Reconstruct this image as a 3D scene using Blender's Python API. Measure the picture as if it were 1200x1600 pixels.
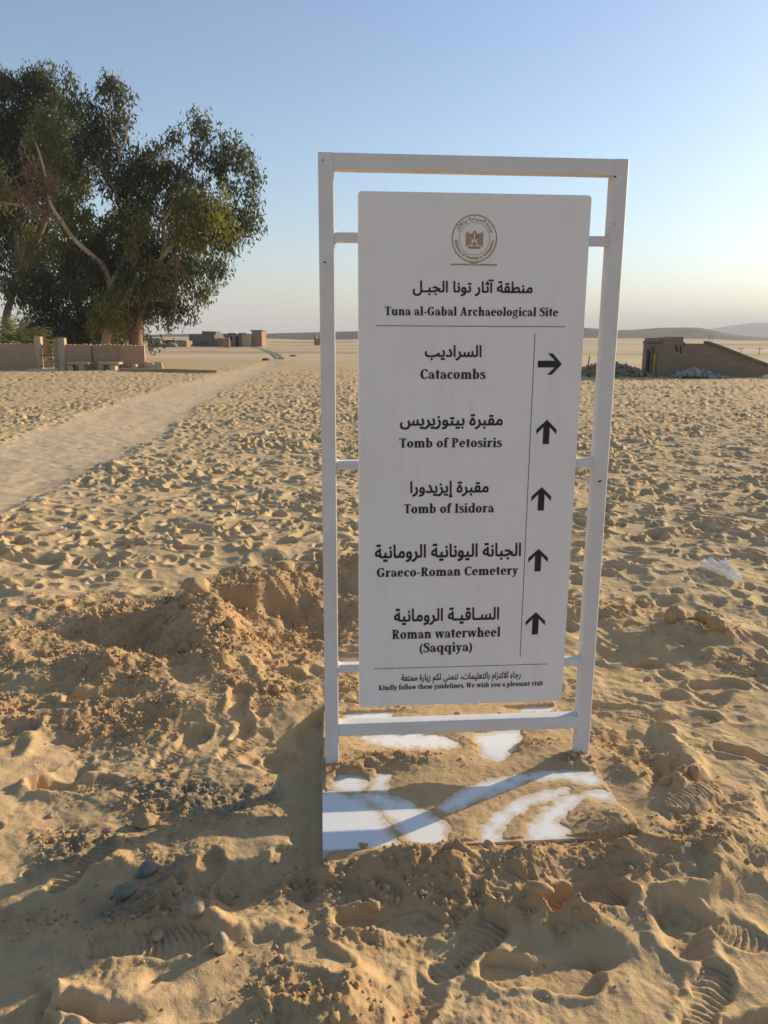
import bpy, math, random
import numpy as np
from mathutils import Vector, Matrix
random.seed(7)
for o in list(bpy.data.objects): bpy.data.objects.remove(o)
sc = bpy.context.scene
col = sc.collection

# ------------------------------------------------------------------ camera
CAMZ = 1.572
FPX, PITCH, ROLL = 1224.25, 0.221948, 0.004976
cd = bpy.data.cameras.new('camera'); cam = bpy.data.objects.new('camera', cd); col.objects.link(cam)
cd.sensor_width = 36; cd.lens = FPX * 36 / 1600; cd.clip_start = 0.05; cd.clip_end = 20000
Fv = Vector((0, math.cos(PITCH), -math.sin(PITCH))); Uv0 = Vector((0, math.sin(PITCH), math.cos(PITCH))); Rv0 = Vector((1, 0, 0))
Rv = math.cos(ROLL) * Rv0 + math.sin(ROLL) * Uv0; Uv = -math.sin(ROLL) * Rv0 + math.cos(ROLL) * Uv0
cam.matrix_world = Matrix(((Rv.x, Uv.x, -Fv.x, 0), (Rv.y, Uv.y, -Fv.y, 0), (Rv.z, Uv.z, -Fv.z, CAMZ), (0, 0, 0, 1)))
sc.camera = cam

# ------------------------------------------------------------------ sky, sun, exposure
SUN_EL = math.radians(17.0)
SUN_AZ = math.atan2(0.8317, 0.555)           # from +Y towards +X
w = bpy.data.worlds.new('World'); sc.world = w; w.use_nodes = True
nt = w.node_tree; nt.nodes.clear()
sky = nt.nodes.new('ShaderNodeTexSky'); sky.sky_type = 'NISHITA'; sky.sun_disc = False
sky.sun_elevation = SUN_EL; sky.sun_rotation = SUN_AZ; sky.altitude = 50
sky.air_density = 1.0; sky.dust_density = 0.8; sky.ozone_density = 2.8
bg = nt.nodes.new('ShaderNodeBackground'); bg.inputs[1].default_value = 0.085
wo = nt.nodes.new('ShaderNodeOutputWorld')
nt.links.new(sky.outputs[0], bg.inputs[0]); nt.links.new(bg.outputs[0], wo.inputs[0])
sd = bpy.data.lights.new('sun', 'SUN'); sd.energy = 3.7; sd.angle = math.radians(0.5); sd.color = (1.0, 0.82, 0.56)
sun = bpy.data.objects.new('sun', sd); col.objects.link(sun)
tr = Vector((-math.sin(SUN_AZ) * math.cos(SUN_EL), -math.cos(SUN_AZ) * math.cos(SUN_EL), -math.sin(SUN_EL)))
sun.rotation_euler = tr.to_track_quat('-Z', 'Y').to_euler()
sc.view_settings.view_transform = 'Standard'; sc.view_settings.look = 'None'
sc.view_settings.gamma = 1; sc.view_settings.use_curve_mapping = False
sc.view_settings.exposure = 1.08

# ------------------------------------------------------------------ helpers: points, tags, meshes
def ray(px, py):
    return Fv * FPX + Rv * (px - 600) - Uv * (py - 800)
def at(px, Y, z=0.0):
    """world point at ground distance Y, height z, in the direction where the photograph's column px looks"""
    d = ray(px, 545); return Vector((d.x / d.y * Y, Y, z))
def height_at(py, Y, px=600):
    d = ray(px, py); return CAMZ + d.z / d.y * Y
def tag(o, label=None, cat=None, group=None, kind=None):
    if label: o['label'] = label
    if cat: o['category'] = cat
    if group: o['group'] = group
    if kind: o['kind'] = kind
    return o
def link(name, me, mat=None, parent=None, smooth=False):
    o = bpy.data.objects.new(name, me); col.objects.link(o)
    if mat is not None:
        me.materials.clear(); me.materials.append(mat)
    if smooth: me.shade_smooth()
    if parent is not None: o.parent = parent
    return o
def thing(name, label, cat, loc=(0, 0, 0), rz=0, group=None):
    o = bpy.data.objects.new(name, None); col.objects.link(o); o.empty_display_size = .2
    o.location = loc; o.rotation_euler = (0, 0, rz); return tag(o, label, cat, group)
def copy_tree(o, parent=None):
    c = o.copy(); col.objects.link(c); c.parent = parent
    for ch in list(o.children): copy_tree(ch, c)
    return c
def npmesh(name, v, f):
    """v (N,3); f (M,k) all faces alike"""
    v = np.ascontiguousarray(v, dtype=np.float32); f = np.ascontiguousarray(f, dtype=np.int32)
    me = bpy.data.meshes.new(name)
    me.vertices.add(len(v)); me.vertices.foreach_set('co', v.ravel())
    k = f.shape[1]; me.loops.add(f.size); me.polygons.add(len(f))
    me.loops.foreach_set('vertex_index', f.ravel())
    me.polygons.foreach_set('loop_start', np.arange(0, f.size, k, dtype=np.int32))
    me.polygons.foreach_set('loop_total', np.full(len(f), k, dtype=np.int32))
    me.update(calc_edges=True); return me
def fattr(me, name, arr):
    a = me.attributes.new(name, 'FLOAT', 'POINT'); a.data.foreach_set('value', np.ascontiguousarray(arr, dtype=np.float32).ravel())
class MB:
    def __init__(s): s.v = []; s.f = []
    def poly(s, pts, faces):
        n = len(s.v); s.v += [tuple(p) for p in pts]; s.f += [tuple(i + n for i in f) for f in faces]
    def box(s, x0, x1, y0, y1, z0, z1, b=0.0, M=None):
        if b <= 0:
            P = [(x, y, z) for x in (x0, x1) for y in (y0, y1) for z in (z0, z1)]
            F = [(0, 1, 3, 2), (4, 6, 7, 5), (0, 4, 5, 1), (2, 3, 7, 6), (0, 2, 6, 4), (1, 5, 7, 3)]
        else:                                             # chamfered box
            P = []; idx = {}
            for i, x in enumerate((x0, x1)):
                for j, y in enumerate((y0, y1)):
                    for k, z in enumerate((z0, z1)):
                        sx = b if i == 0 else -b; sy = b if j == 0 else -b; sz = b if k == 0 else -b
                        idx[(i, j, k, 0)] = len(P); P.append((x, y + sy, z + sz))
                        idx[(i, j, k, 1)] = len(P); P.append((x + sx, y, z + sz))
                        idx[(i, j, k, 2)] = len(P); P.append((x + sx, y + sy, z))
            g = lambda i, j, k, a: idx[(i, j, k, a)]
            F = []
            for i in (0, 1):
                F.append((g(i,0,0,0), g(i,1,0,0), g(i,1,1,0), g(i,0,1,0)))
                F.append((g(0,i,0,1), g(1,i,0,1), g(1,i,1,1), g(0,i,1,1)))
                F.append((g(0,0,i,2), g(1,0,i,2), g(1,1,i,2), g(0,1,i,2)))
                for j in (0, 1):
                    F.append((g(0,i,j,1), g(1,i,j,1), g(1,i,j,2), g(0,i,j,2)))
                    F.append((g(i,0,j,0), g(i,1,j,0), g(i,1,j,2), g(i,0,j,2)))
                    F.append((g(i,j,0,0), g(i,j,1,0), g(i,j,1,1), g(i,j,0,1)))
                    for k in (0, 1): F.append((g(i,j,k,0), g(i,j,k,1), g(i,j,k,2)))
        if M is not None: P = [M @ Vector(p) for p in P]
        s.poly(P, F)
    def tube(s, pts, rad, n=8, cap=True):
        pts = [Vector(p) for p in pts]; rings = []
        a = None
        for i, p in enumerate(pts):
            d = (pts[min(i + 1, len(pts) - 1)] - pts[max(i - 1, 0)]).normalized()
            if a is None: a = d.orthogonal().normalized()
            a = (a - d * a.dot(d)).normalized(); b = d.cross(a)
            r = rad[i] if isinstance(rad, (list, tuple)) else rad
            rings.append([p + (a * math.cos(2 * math.pi * k / n) + b * math.sin(2 * math.pi * k / n)) * r for k in range(n)])
        P = [q for r in rings for q in r]; F = []
        for i in range(len(pts) - 1):
            for k in range(n): F.append((i * n + k, i * n + (k + 1) % n, (i + 1) * n + (k + 1) % n, (i + 1) * n + k))
        if cap: F += [tuple(range(n))[::-1], tuple((len(pts) - 1) * n + k for k in range(n))]
        s.poly(P, F)
    def mesh(s, name):
        me = bpy.data.meshes.new(name); me.from_pydata([tuple(v) for v in s.v], [], s.f)
        import bmesh
        bm = bmesh.new(); bm.from_mesh(me); bmesh.ops.recalc_face_normals(bm, faces=bm.faces); bm.to_mesh(me); bm.free()
        me.update(); return me
    def build(s, name, mat, parent=None, smooth=False): return link(name, s.mesh(name), mat, parent, smooth)

# ------------------------------------------------------------------ numpy noise
def _h(ix, iy, seed):
    n = (ix.astype(np.int64) * 374761393 + iy.astype(np.int64) * 668265263 + seed * 1442695041) & 0xffffffff
    n = ((n ^ (n >> 13)) * 1274126177) & 0xffffffff
    n = (n ^ (n >> 16)) & 0xffffffff
    n = (n * 2246822519) & 0xffffffff
    return (n ^ (n >> 15)) & 0xffffffff
def h01(ix, iy, seed): return _h(ix, iy, seed).astype(np.float64) / 4294967295.0
def perlin(x, y, seed=0):
    xi = np.floor(x); yi = np.floor(y); fx = x - xi; fy = y - yi; xi = xi.astype(np.int64); yi = yi.astype(np.int64)
    u = fx * fx * fx * (fx * (fx * 6 - 15) + 10); v = fy * fy * fy * (fy * (fy * 6 - 15) + 10)
    def g(dx, dy):
        a = h01(xi + dx, yi + dy, seed) * 2 * np.pi
        return np.cos(a) * (fx - dx) + np.sin(a) * (fy - dy)
    a = g(0, 0); b = g(1, 0); c = g(0, 1); d = g(1, 1)
    return (a + u * (b - a)) * (1 - v) + (c + u * (d - c)) * v
def fbm(x, y, sc_, oct_=3, seed=0, gain=.5):
    r = 0; a = 1; f = 1 / sc_
    for i in range(oct_): r = r + a * perlin(x * f + 7.3 * i, y * f - 3.1 * i, seed + i); a *= gain; f *= 2.03
    return r
def billow(x, y, sc_, oct_=3, seed=0, gain=.55):
    r = 0; a = 1; f = 1 / sc_
    for i in range(oct_): r = r + a * (0.35 - np.abs(perlin(x * f + 5.3 * i, y * f + 1.7 * i, seed + i))); a *= gain; f *= 2.1
    return r
def sstep(a, b, x):
    t = np.clip((x - a) / (b - a), 0, 1); return t * t * (3 - 2 * t)
def pits(x, y, cell, seed, prob, amin, amax, depth, asp=(.45, .8), ang=None):
    cx = np.floor(x / cell).astype(np.int64); cy = np.floor(y / cell).astype(np.int64)
    out = np.zeros_like(x)
    for i in (-1, 0, 1):
        for j in (-1, 0, 1):
            ix = cx + i; iy = cy + j
            ok = h01(ix, iy, seed) < prob
            px = (ix + h01(ix, iy, seed + 1)) * cell; py = (iy + h01(ix, iy, seed + 2)) * cell
            a = amin + (amax - amin) * h01(ix, iy, seed + 3); b = a * (asp[0] + (asp[1] - asp[0]) * h01(ix, iy, seed + 4))
            th = h01(ix, iy, seed + 5) * np.pi * 2
            dd = depth * (.45 + .9 * h01(ix, iy, seed + 6))
            dx = x - px; dy = y - py; c = np.cos(th); s = np.sin(th)
            lx = dx * c + dy * s; ly = -dx * s + dy * c
            r = np.sqrt((lx / a) ** 2 + (ly / b) ** 2)
            # a steep bowl, its deeper end at one side, with a pushed-up rim
            bowl = -(1 - np.clip(r, 0, 1) ** 3.2) ** 1.3 * (1 + .35 * lx / a)
            rim = .42 * np.exp(-((r - 1.16) / .24) ** 2) * (1 - .5 * lx / a / np.maximum(r, .3))
            out += np.where(ok, dd * (bowl + rim), 0)
    return out

# ------------------------------------------------------------------ the terrain's height (metres)
SB = np.array([-0.21216, 2.63010]); SY = 0.079383
SUx, SUy = math.cos(SY), math.sin(SY)         # along the sign; n points to the camera side
def to_un(x, y):
    dx = x - SB[0]; dy = y - SB[1]; return dx * SUx + dy * SUy, dx * SUy - dy * SUx
BARE = [[(-0.06, 0.146), (0.047, 0.167), (0.113, 0.195), (0.164, 0.263), (0.2, 0.363), (0.236, 0.481), (0.18, 0.47), (0.096, 0.52), (-0.06, 0.56)], [(0.118, 0.18), (0.203, 0.182), (0.287, 0.242), (0.345, 0.309), (0.391, 0.359), (0.399, 0.401), (0.364, 0.478), (0.281, 0.494), (0.231, 0.365), (0.186, 0.261)], [(0.388, 0.283), (0.423, 0.225), (0.501, 0.167), (0.605, 0.117), (0.805, 0.079), (0.982, 0.092), (1.003, 0.17), (0.965, 0.175), (0.863, 0.126), (0.743, 0.131), (0.61, 0.199), (0.509, 0.246), (0.422, 0.3)], [(0.49, 0.487), (0.508, 0.405), (0.571, 0.325), (0.679, 0.243), (0.793, 0.204), (0.853, 0.196), (0.804, 0.244), (0.702, 0.283), (0.621, 0.343), (0.574, 0.406), (0.545, 0.481)], [(0.629, 0.487), (0.687, 0.38), (0.753, 0.302), (0.84, 0.239), (0.919, 0.229), (0.875, 0.272), (0.81, 0.335), (0.762, 0.385), (0.78, 0.431), (0.755, 0.487)], [(0.145, -0.217), (0.237, -0.247), (0.442, -0.222), (0.531, -0.13), (0.476, -0.109), (0.278, -0.133), (0.181, -0.179)], [(0.61, -0.211), (0.791, -0.251), (0.774, -0.163), (0.72, -0.068), (0.657, -0.012), (0.606, -0.038), (0.606, -0.125)], [(0.095, -0.422), (0.28, -0.45), (0.28, -0.386), (0.245, -0.344), (0.084, -0.338)], [(0.844, -0.441), (0.979, -0.456), (0.973, -0.396), (0.839, -0.388)], [(0.025, 0.117), (0.049, 0.052), (0.119, 0.061), (0.151, 0.114), (0.114, 0.164), (0.047, 0.151)], [(0.19, 0.053), (0.236, 0.065), (0.205, 0.158), (0.155, 0.159)], [(0.903, 0.22), (0.985, 0.218), (1.01, 0.274), (0.944, 0.27)]]
def poly_sd(x, y, P):
    d = np.full(x.shape, 1e9); ins = np.zeros(x.shape, bool); n = len(P)
    for i in range(n):
        ax, ay = P[i]; bx, by = P[(i + 1) % n]; ex, ey = bx - ax, by - ay
        t = np.clip(((x - ax) * ex + (y - ay) * ey) / (ex * ex + ey * ey), 0, 1)
        d = np.minimum(d, np.hypot(x - ax - t * ex, y - ay - t * ey))
        c = (ay > y) != (by > y)
        if abs(ey) > 1e-9: ins ^= c & (x < ex * (y - ay) / ey + ax)
    return np.where(ins, -d, d)
def bare_sd(u, n):
    wu = u + .015 * fbm(u, n, .05, 3, 81, .7); wn = n + .015 * fbm(u, n, .05, 3, 83, .7)
    s = np.full(u.shape, 1e9)
    for P in BARE: s = np.minimum(s, poly_sd(wu, wn, P))
    return s - .010 + .012 * perlin(u * 42, n * 42, 85) * sstep(-.3, .2, perlin(u * 6, n * 6, 86))
def gauss(x, y, cx, cy, sx, sy=None, th=0):
    sy = sy or sx; c, s = math.cos(th), math.sin(th); dx = x - cx; dy = y - cy
    return np.exp(-(((dx * c + dy * s) / sx) ** 2 + ((-dx * s + dy * c) / sy) ** 2))
PL = [(-6.6, 6), (-5.9, 10), (-5.72, 11.59), (-6.13, 16.71), (-6.67, 27.44), (-6.5, 38.3), (-7.4, 50)]
PR = [(-3.6, 6), (-3.42, 7.2), (-3.45, 8.49), (-3.58, 12.44), (-4.62, 22.75), (-5.2, 35), (-5.76, 44.5), (-6.4, 50)]
def path_mask(x, y):
    xl = np.interp(y, [p[1] for p in PL], [p[0] for p in PL]) + .12 * perlin(x * 1.3, y * 1.3, 5)
    xr = np.interp(y, [p[1] for p in PR], [p[0] for p in PR]) + .25 * perlin(x * .9, y * .9, 6)
    wd = .20 + .014 * y
    return sstep(-wd, wd, x - xl) * sstep(-wd, wd, xr - x) * sstep(5.6, 6.6, y + .3 * (x + 5)) * (1 - sstep(46, 52, y))
# rough, crumbly ground (x, y, sx, sy, angle, weight)
ROUGH = [(-1.35, 4.0, .5, .3, 0, 1), (-.45, 4.25, .5, .35, 0, .9), (-.95, 4.35, .35, .35, 0, 1), (-.1, 4.9, .5, .22, 0, .9), (-.9, 3.75, .25, .35, .3, 1), (-1.9, 3.8, .4, .25, 0, .8), (-1.7, 3.1, .35, .2, 0, .7), (1.2, 4.35, .4, .12, 0, .7), (1.75, 3.6, .25, .2, 0, .5), (.95, 2.2, .3, .12, .1, .7), (-1.3, 3.55, .5, .3, 0, 1), (-.75, 3.85, .5, .35, .4, 1), (-1.5, 4.3, .5, .3, 0, .8), (-.6, 4.6, .5, .3, .3, 1), (-1.15, 3.05, .35, .16, 0, 1), (-.55, 3.3, .3, .2, 0, .8),
         (.1, 2.0, .38, .13, .1, 1), (.55, 2.15, .3, .13, 0, .9), (.12, 2.8, .28, .1, .05, 1), (.95, 2.75, .1, .3, .5, .8), (-.05, 1.82, .14, .09, .2, .8), (-.15, 1.58, .2, .1, 0, .8),
         (-.72, 2.5, .28, .14, -.2, 1), (-.95, 2.22, .2, .1, -.5, .9), (.85, 2.25, .25, .1, .2, .5), (-.62, 1.95, .22, .12, .9, .9), (1.65, 3.95, .18, .14, 0, .8), (1.1, 2.2, .25, .1, 0, .5), (.55, 1.9, .15, .08, 0, .7), (.1, 3.35, .5, .2, 0, .7), (-1.0, 1.9, .2, .1, 0, .5)]
def rough_mask(x, y):
    m = np.zeros_like(x)
    for cx, cy, sx, sy, th, wt in ROUGH: m = np.maximum(m, wt * gauss(x, y, cx, cy, sx * 1.25, sy * 1.3, th))
    return np.clip(m * 1.25 - .12 + .5 * fbm(x, y, .18, 2, 31), 0, 1)
def gravel_mask(x, y):
    m = np.maximum(gauss(x, y, -.68, 2.52, .3, .15, -.2), np.maximum(.9 * gauss(x, y, -.95, 2.24, .2, .1, .5), .8 * gauss(x, y, -.72, 2.0, .25, .1, .9)))
    m = np.maximum(m, .8 * gauss(x, y, -.42, 2.52, .1, .06))
    return np.clip(m * 1.3 + .7 * fbm(x, y, .12, 2, 41) - .25, 0, 1)
# shoe prints: x, y, heading, length, width, depth, tread
PRINTS = [(-.80, 2.87, 1.05, .30, .115, .030, 'arc'), (-1.13, 2.60, .12, .34, .13, .040, 'grid'), (.235, 1.79, .75, .28, .105, .024, 'bars'), (.02, 1.865, .1, .30, .11, .018, 'cross'),
          (.41, 1.70, -.12, .32, .13, .030, 'none'), (.58, 1.95, .2, .27, .12, .045, 'bars'), (1.07, 2.42, .5, .26, .1, .022, 'arc'), (.78, 2.16, -.4, .25, .1, .03, 'none'),
          (-.55, 2.07, 1.4, .26, .1, .020, 'none'), (-.33, 2.10, 1.25, .26, .11, .018, 'none'), (-.62, 1.78, .1, .34, .13, .02, 'bars'), (-.93, 2.13, 1.1, .26, .1, .018, 'bars'),
          (.80, 1.62, .9, .26, .1, .02, 'bars'), (.92, 1.86, -.5, .28, .1, .022, 'arc'), (-.55, 2.88, 1.0, .28, .11, .018, 'arc'), (1.30, 3.05, .2, .28, .11, .022, 'arc'), (1.02, 3.12, -.3, .28, .11, .018, 'grid'), (1.42, 2.72, -.7, .3, .11, .04, 'none'),
          (-1.25, 3.2, .3, .3, .13, .035, 'bars'), (-.63, 3.15, 1.6, .28, .11, .03, 'none'), (-.40, 2.78, .1, .14, .10, .03, 'none'), (.95, 1.55, .2, .3, .1, .03, 'bars'), (-.95, 1.55, .4, .32, .16, .05, 'none'),
          (1.55, 3.35, .1, .28, .13, .035, 'none'), (1.25, 3.62, -.1, .28, .12, .03, 'none'), (-.16, 1.72, 2.6, .2, .1, .015, 'none'), (-1.55, 2.9, .5, .3, .12, .04, 'arc'), (-1.45, 2.2, .8, .3, .13, .05, 'none'), (.36, 1.98, .85, .13, .09, .018, 'bars'),
          (1.28, 2.1, .6, .3, .12, .03, 'arc'), (1.5, 2.45, 0, .28, .11, .03, 'bars')]
def macro(x, y):
    r = np.hypot(x, y)
    u, n = to_un(x, y)
    h = .035 * fbm(x, y, .9, 2, 11) * (1 - sstep(6, 14, r)) + .05 * fbm(x, y, 4., 2, 12) * sstep(4, 9, r)
    h = h + 1.0 * fbm(x, y, 60., 3, 13) * sstep(60, 180, r)
    # heap dug out behind the plate, its crest lumpy, and the hole before it
    wx = x + .16 * fbm(x, y, .3, 3, 14); wy = y + .16 * fbm(x, y, .3, 3, 15)
    h = h + .15 * gauss(wx, wy, -.72, 4.58, .36, .22, .25) + .15 * gauss(wx, wy, -.15, 4.95, .45, .2, .1) + .13 * gauss(wx, wy, -1.02, 4.2, .16, .3, 0)
    h = h + .10 * gauss(wx, wy, -.86, 3.75, .16, .30, .35) + .09 * gauss(wx, wy, -1.45, 4.1, .38, .16, 0) + .07 * gauss(wx, wy, -1.35, 3.45, .35, .12, 0) + .07 * gauss(wx, wy, -2.1, 3.8, .5, .15, 0)
    h = h - .13 * gauss(wx, wy, -.42, 4.12, .33, .30, 0) - .05 * gauss(wx, wy, -1.3, 3.85, .3, .12, 0)
    h = h + .08 * gauss(wx, wy, .28, 4.9, .25, .3, 0)
    # right-hand humps and hollows
    h = h + .10 * gauss(wx, wy, 1.68, 3.98, .28, .16, .2) + .07 * gauss(wx, wy, 1.0, 4.3, .35, .12, .1) - .08 * gauss(wx, wy, 1.15, 3.82, .3, .16, .1) + .05 * gauss(wx, wy, 2.0, 3.5, .4, .1, .2) - .05 * gauss(wx, wy, 1.75, 3.45, .15, .1, 0)
    h = h + .05 * gauss(wx, wy, 1.12, 2.62, .05, .42, -.25) - .03 * gauss(wx, wy, 1.0, 2.75, .05, .25, -.35)
    # in front: mound pushed against the plate, hollow and ridges further forward
    h = h + .055 * gauss(u, n, .22, .565, .20, .075) + .035 * gauss(u, n, .55, .60, .3, .09) + .03 * gauss(u, n, .98, .48, .14, .12) 
    h = h + .045 * gauss(wx, wy, .45, 1.86, .16, .05, -.1) + .05 * gauss(wx, wy, -.78, 1.62, .3, .06, .15) + .04 * gauss(wx, wy, -.55, 1.90, .25, .04, -.25)
    h = h + .05 * gauss(wx, wy, -.13, 1.62, .12, .07) + .05 * gauss(wx, wy, -.62, 1.48, .22, .06, .2) + .045 * gauss(wx, wy, .95, 2.02, .35, .05, .35)
    h = h - .050 * gauss(x, y, .545, 1.745, .075, .032, .1) - .03 * gauss(x, y, .62, 2.02, .12, .04, .1) - .035 * gauss(x, y, 1.08, 2.34, .12, .05, .4)
    # ground left of the plate lies lower, with the foot of the heap
    h = h - .060 * sstep(.0, -.06, u) * (1 - sstep(-.9, -1.5, u)) * sstep(-.6, -.3, n) * (1 - sstep(.62, .8, n))
    h = h - .02 * sstep(.62, .85, n)
    return h
_zc = {}
def stamps(x, y, h, rg):
    for i, (cx, cy, th, L, W, dep, kind) in enumerate(PRINTS):
        near = (np.abs(x - cx) < L) & (np.abs(y - cy) < L)
        if not near.any(): continue
        xx = x[near]; yy = y[near]; c, s = math.cos(th), math.sin(th)
        a = (xx - cx) * c + (yy - cy) * s; b = -(xx - cx) * s + (yy - cy) * c
        b = b + .010 * fbm(xx, yy, .06, 2, 60 + i); a = a + .014 * fbm(xx, yy, .1, 2, 61 + i); t = a / (L / 2)
        half = W / 2 * np.interp(t, [-1, -.85, -.55, -.1, .35, .75, 1], [.35, .72, .82, .66, 1.0, .86, .3])
        q = np.minimum(half - np.abs(b), (1 - np.abs(t)) * L / 2)
        m = sstep(-.004, .009, q) * (.72 + .28 * sstep(-.35, .1, perlin(xx * 7 + i, yy * 7, 95 + i)))
        rim = np.exp(-((q + .012) / .012) ** 2)
        tread = 0
        if kind == 'arc': tread = .0032 * np.sin(np.hypot(a + L * .62, b * 1.15) * 2 * np.pi / .017)
        elif kind == 'bars': tread = .0042 * np.sin((a + .25 * b + 6 * b * b) * 2 * np.pi / .021)
        elif kind == 'grid': tread = .0025 * np.sin(a * 2 * np.pi / .016) + .0020 * np.sin(b * 2 * np.pi / .022)
        elif kind == 'cross': tread = .003 * (np.abs(perlin(xx * 30, yy * 30, 77)) < .06)
        if kind != 'none': tread = tread + .0015 * perlin(xx * 60, yy * 60, 9)
        hn = h[near]; z0 = _zc.get(i)
        if z0 is None: z0 = _zc[i] = float(macro(np.array([cx]), np.array([cy]))[0])
        dep = dep * .72
        flat = z0 - dep * (1 - .25 * t) + tread * (.7 + .7 * sstep(-.25, .25, perlin(xx * 9, yy * 9, 90 + i))) + .012 * (b / W)
        k = 1.0 if dep > .015 else .85
        hn = hn * (1 - m * k) + flat * m * k + rim * (.25 * dep + .002) * (1 + 1.6 * perlin(xx * 14, yy * 14, 50 + i))
        h[near] = hn; rg[near] *= (1 - .8 * m)
    return h, rg
def terrain(x, y, full=False):
    x = np.asarray(x, float); y = np.asarray(y, float); sh = x.shape; x = x.ravel(); y = y.ravel()
    r = np.hypot(x, y); h = macro(x, y)
    pm = path_mask(x, y); rm = rough_mask(x, y); gm = gravel_mask(x, y)
    calm = sstep(2.7, 5.2, r)                                         # trodden everywhere beyond the dug ground
    far = 1 - sstep(32, 46, r + 5 * perlin(x * .08, y * .08, 3))
    tro = calm * far * (1 - .93 * sstep(.2, .8, pm))
    heap = np.maximum(gauss(x, y, -.55, 4.55, .95, .62), gauss(x, y, -1.2, 3.9, .8, .4)); tro = tro * (1 - .9 * np.clip(heap * 1.6, 0, 1))
    left = sstep(-1.5, -9, x - .1 * y) * sstep(12, 20, y)
    tro = tro * (1 - .45 * left)
    wx = x + .055 * fbm(x, y, .22, 2, 21); wy = y + .055 * fbm(x, y, .22, 2, 22)
    P = pits(wx, wy, .25, 100, .85, .065, .135, .044) + pits(wx, wy, .17, 200, .65, .04, .085, .030) + pits(wx, wy, .62, 300, .3, .14, .22, .040)
    P = P * (.85 + .35 * sstep(6, 12, r)) * (.55 + .6 * sstep(-.25, .15, perlin(x * .55, y * .55, 311)))
    h = h + tro * (P + .03 * fbm(x, y, .45, 2, 24) + .006 * fbm(x, y, .09, 2, 23))
    h = h + (1 - calm) * (.5 * pits(wx, wy, .40, 400, .45, .08, .15, .04) + .45 * pits(wx, wy, .17, 500, .4, .025, .06, .02) + .019 * fbm(x, y, .25, 3, 25) + .0022 * fbm(x, y, .03, 2, 26))
    # streaks that shoes and wind leave
    h = h + (1 - calm) * .004 * perlin((x * .5 + y * .9) * 26, (x * .9 - y * .5) * 5, 27) * sstep(0, .3, perlin(x * 2, y * 2, 28))
    h = h - .035 * pm + .010 * np.exp(-((pm - .35) / .25) ** 2) * (pm > .01)
    h = h + .014 * pm * fbm(x, y, .3, 3, 29) + .5 * pm * calm * pits(x, y, .33, 600, .28, .08, .14, .03) * sstep(.1, -.3, perlin(x * .5, y * .5, 602))
    h, rg = stamps(x, y, h, rm.copy())
    h = h + rg * (.028 * billow(x, y, .075, 4, 33, .68) + .034 * fbm(x, y, .2, 3, 35))
    near = 1 - sstep(4.5, 8, r)
    h = h + near * (.0105 * billow(x, y, .06, 4, 38, .62) * sstep(-.25, .3, perlin(x * 2.3, y * 2.3, 39)) + .0012 * perlin(x * 75, y * 75, 40))
    # fine relief in the lumps
    # sand lying over the base plate
    u, n = to_un(x, y)
    inside = (u > -.012 + .006 * (n > .0)) & (u < 1.004) & (n > -.43) & (n < np.where((u > .33) & (u < .84), .460, .470))
    if inside.any():
        ui = u[inside]; ni = n[inside]; s = bare_sd(ui, ni)
        T = np.clip(np.where(s > 0, s * .13 + .0006, s * .28), -.016, .013 + .006 * perlin(ui * 9, ni * 9, 71))
        lump = gauss(ui, ni, .26, -.03, .22, .06) + .8 * gauss(ui, ni, .75, -.12, .15, .05) + .9 * gauss(ui, ni, .08, .03, .1, .04) + 1.0 * gauss(ui, ni, .93, .03, .09, .05) + .9 * gauss(ui, ni, .5, -.3, .5, .05) + .5 * gauss(ui, ni, .95, .42, .1, .1)
        pos = sstep(0, .012, s)
        T = T + pos * (lump * (.014 + .022 * billow(ui, ni, .06, 3, 73, .6)) + .002 * fbm(ui, ni, .03, 2, 74))
        T = T + pos * .018 * sstep(.86, 1.0, ui) * sstep(.25, .45, ni)
        # the mound creeps over the front edge at the left
        T = np.maximum(T, (.002 + .05 * gauss(ui, ni, .26, .56, .16, .075)) * np.where(gauss(ui, ni, .26, .56, .16, .075) > .22, 1, -9))
        h[inside] = T; rg[inside] = np.maximum(rg[inside] * 0, lump * pos)
    # blend the surrounding ground to the plate's level near its edges
    du = np.maximum(np.maximum(-.006 - u, u - 1.004), 0); dn = np.maximum(np.maximum(-.43 - n, n - .460), 0); de = np.hypot(du, dn)
    side = (~inside) & (de < .14)
    if side.any():
        k = 1 - sstep(.0, .14, de[side])
        us = u[side]; ns = n[side]
        tgt = np.where(us < 0, -.068, np.where(us > 1.0, -.012 + .03 * sstep(.3, .45, ns), np.where(ns > .4, -.022 + .068 * gauss(us, ns, .24, .545, .19, .07) + .025 * sstep(.88, 1.0, us), .012)))
        tgt = tgt + (.006 + .015 * rm[side]) * billow(us, ns, .06, 2, 75)
        h[side] = h[side] * (1 - k * .85) + tgt * k * .85
    if full: return h.reshape(sh), pm.reshape(sh), rg.reshape(sh), gm.reshape(sh), tro.reshape(sh)
    return h.reshape(sh)

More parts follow.
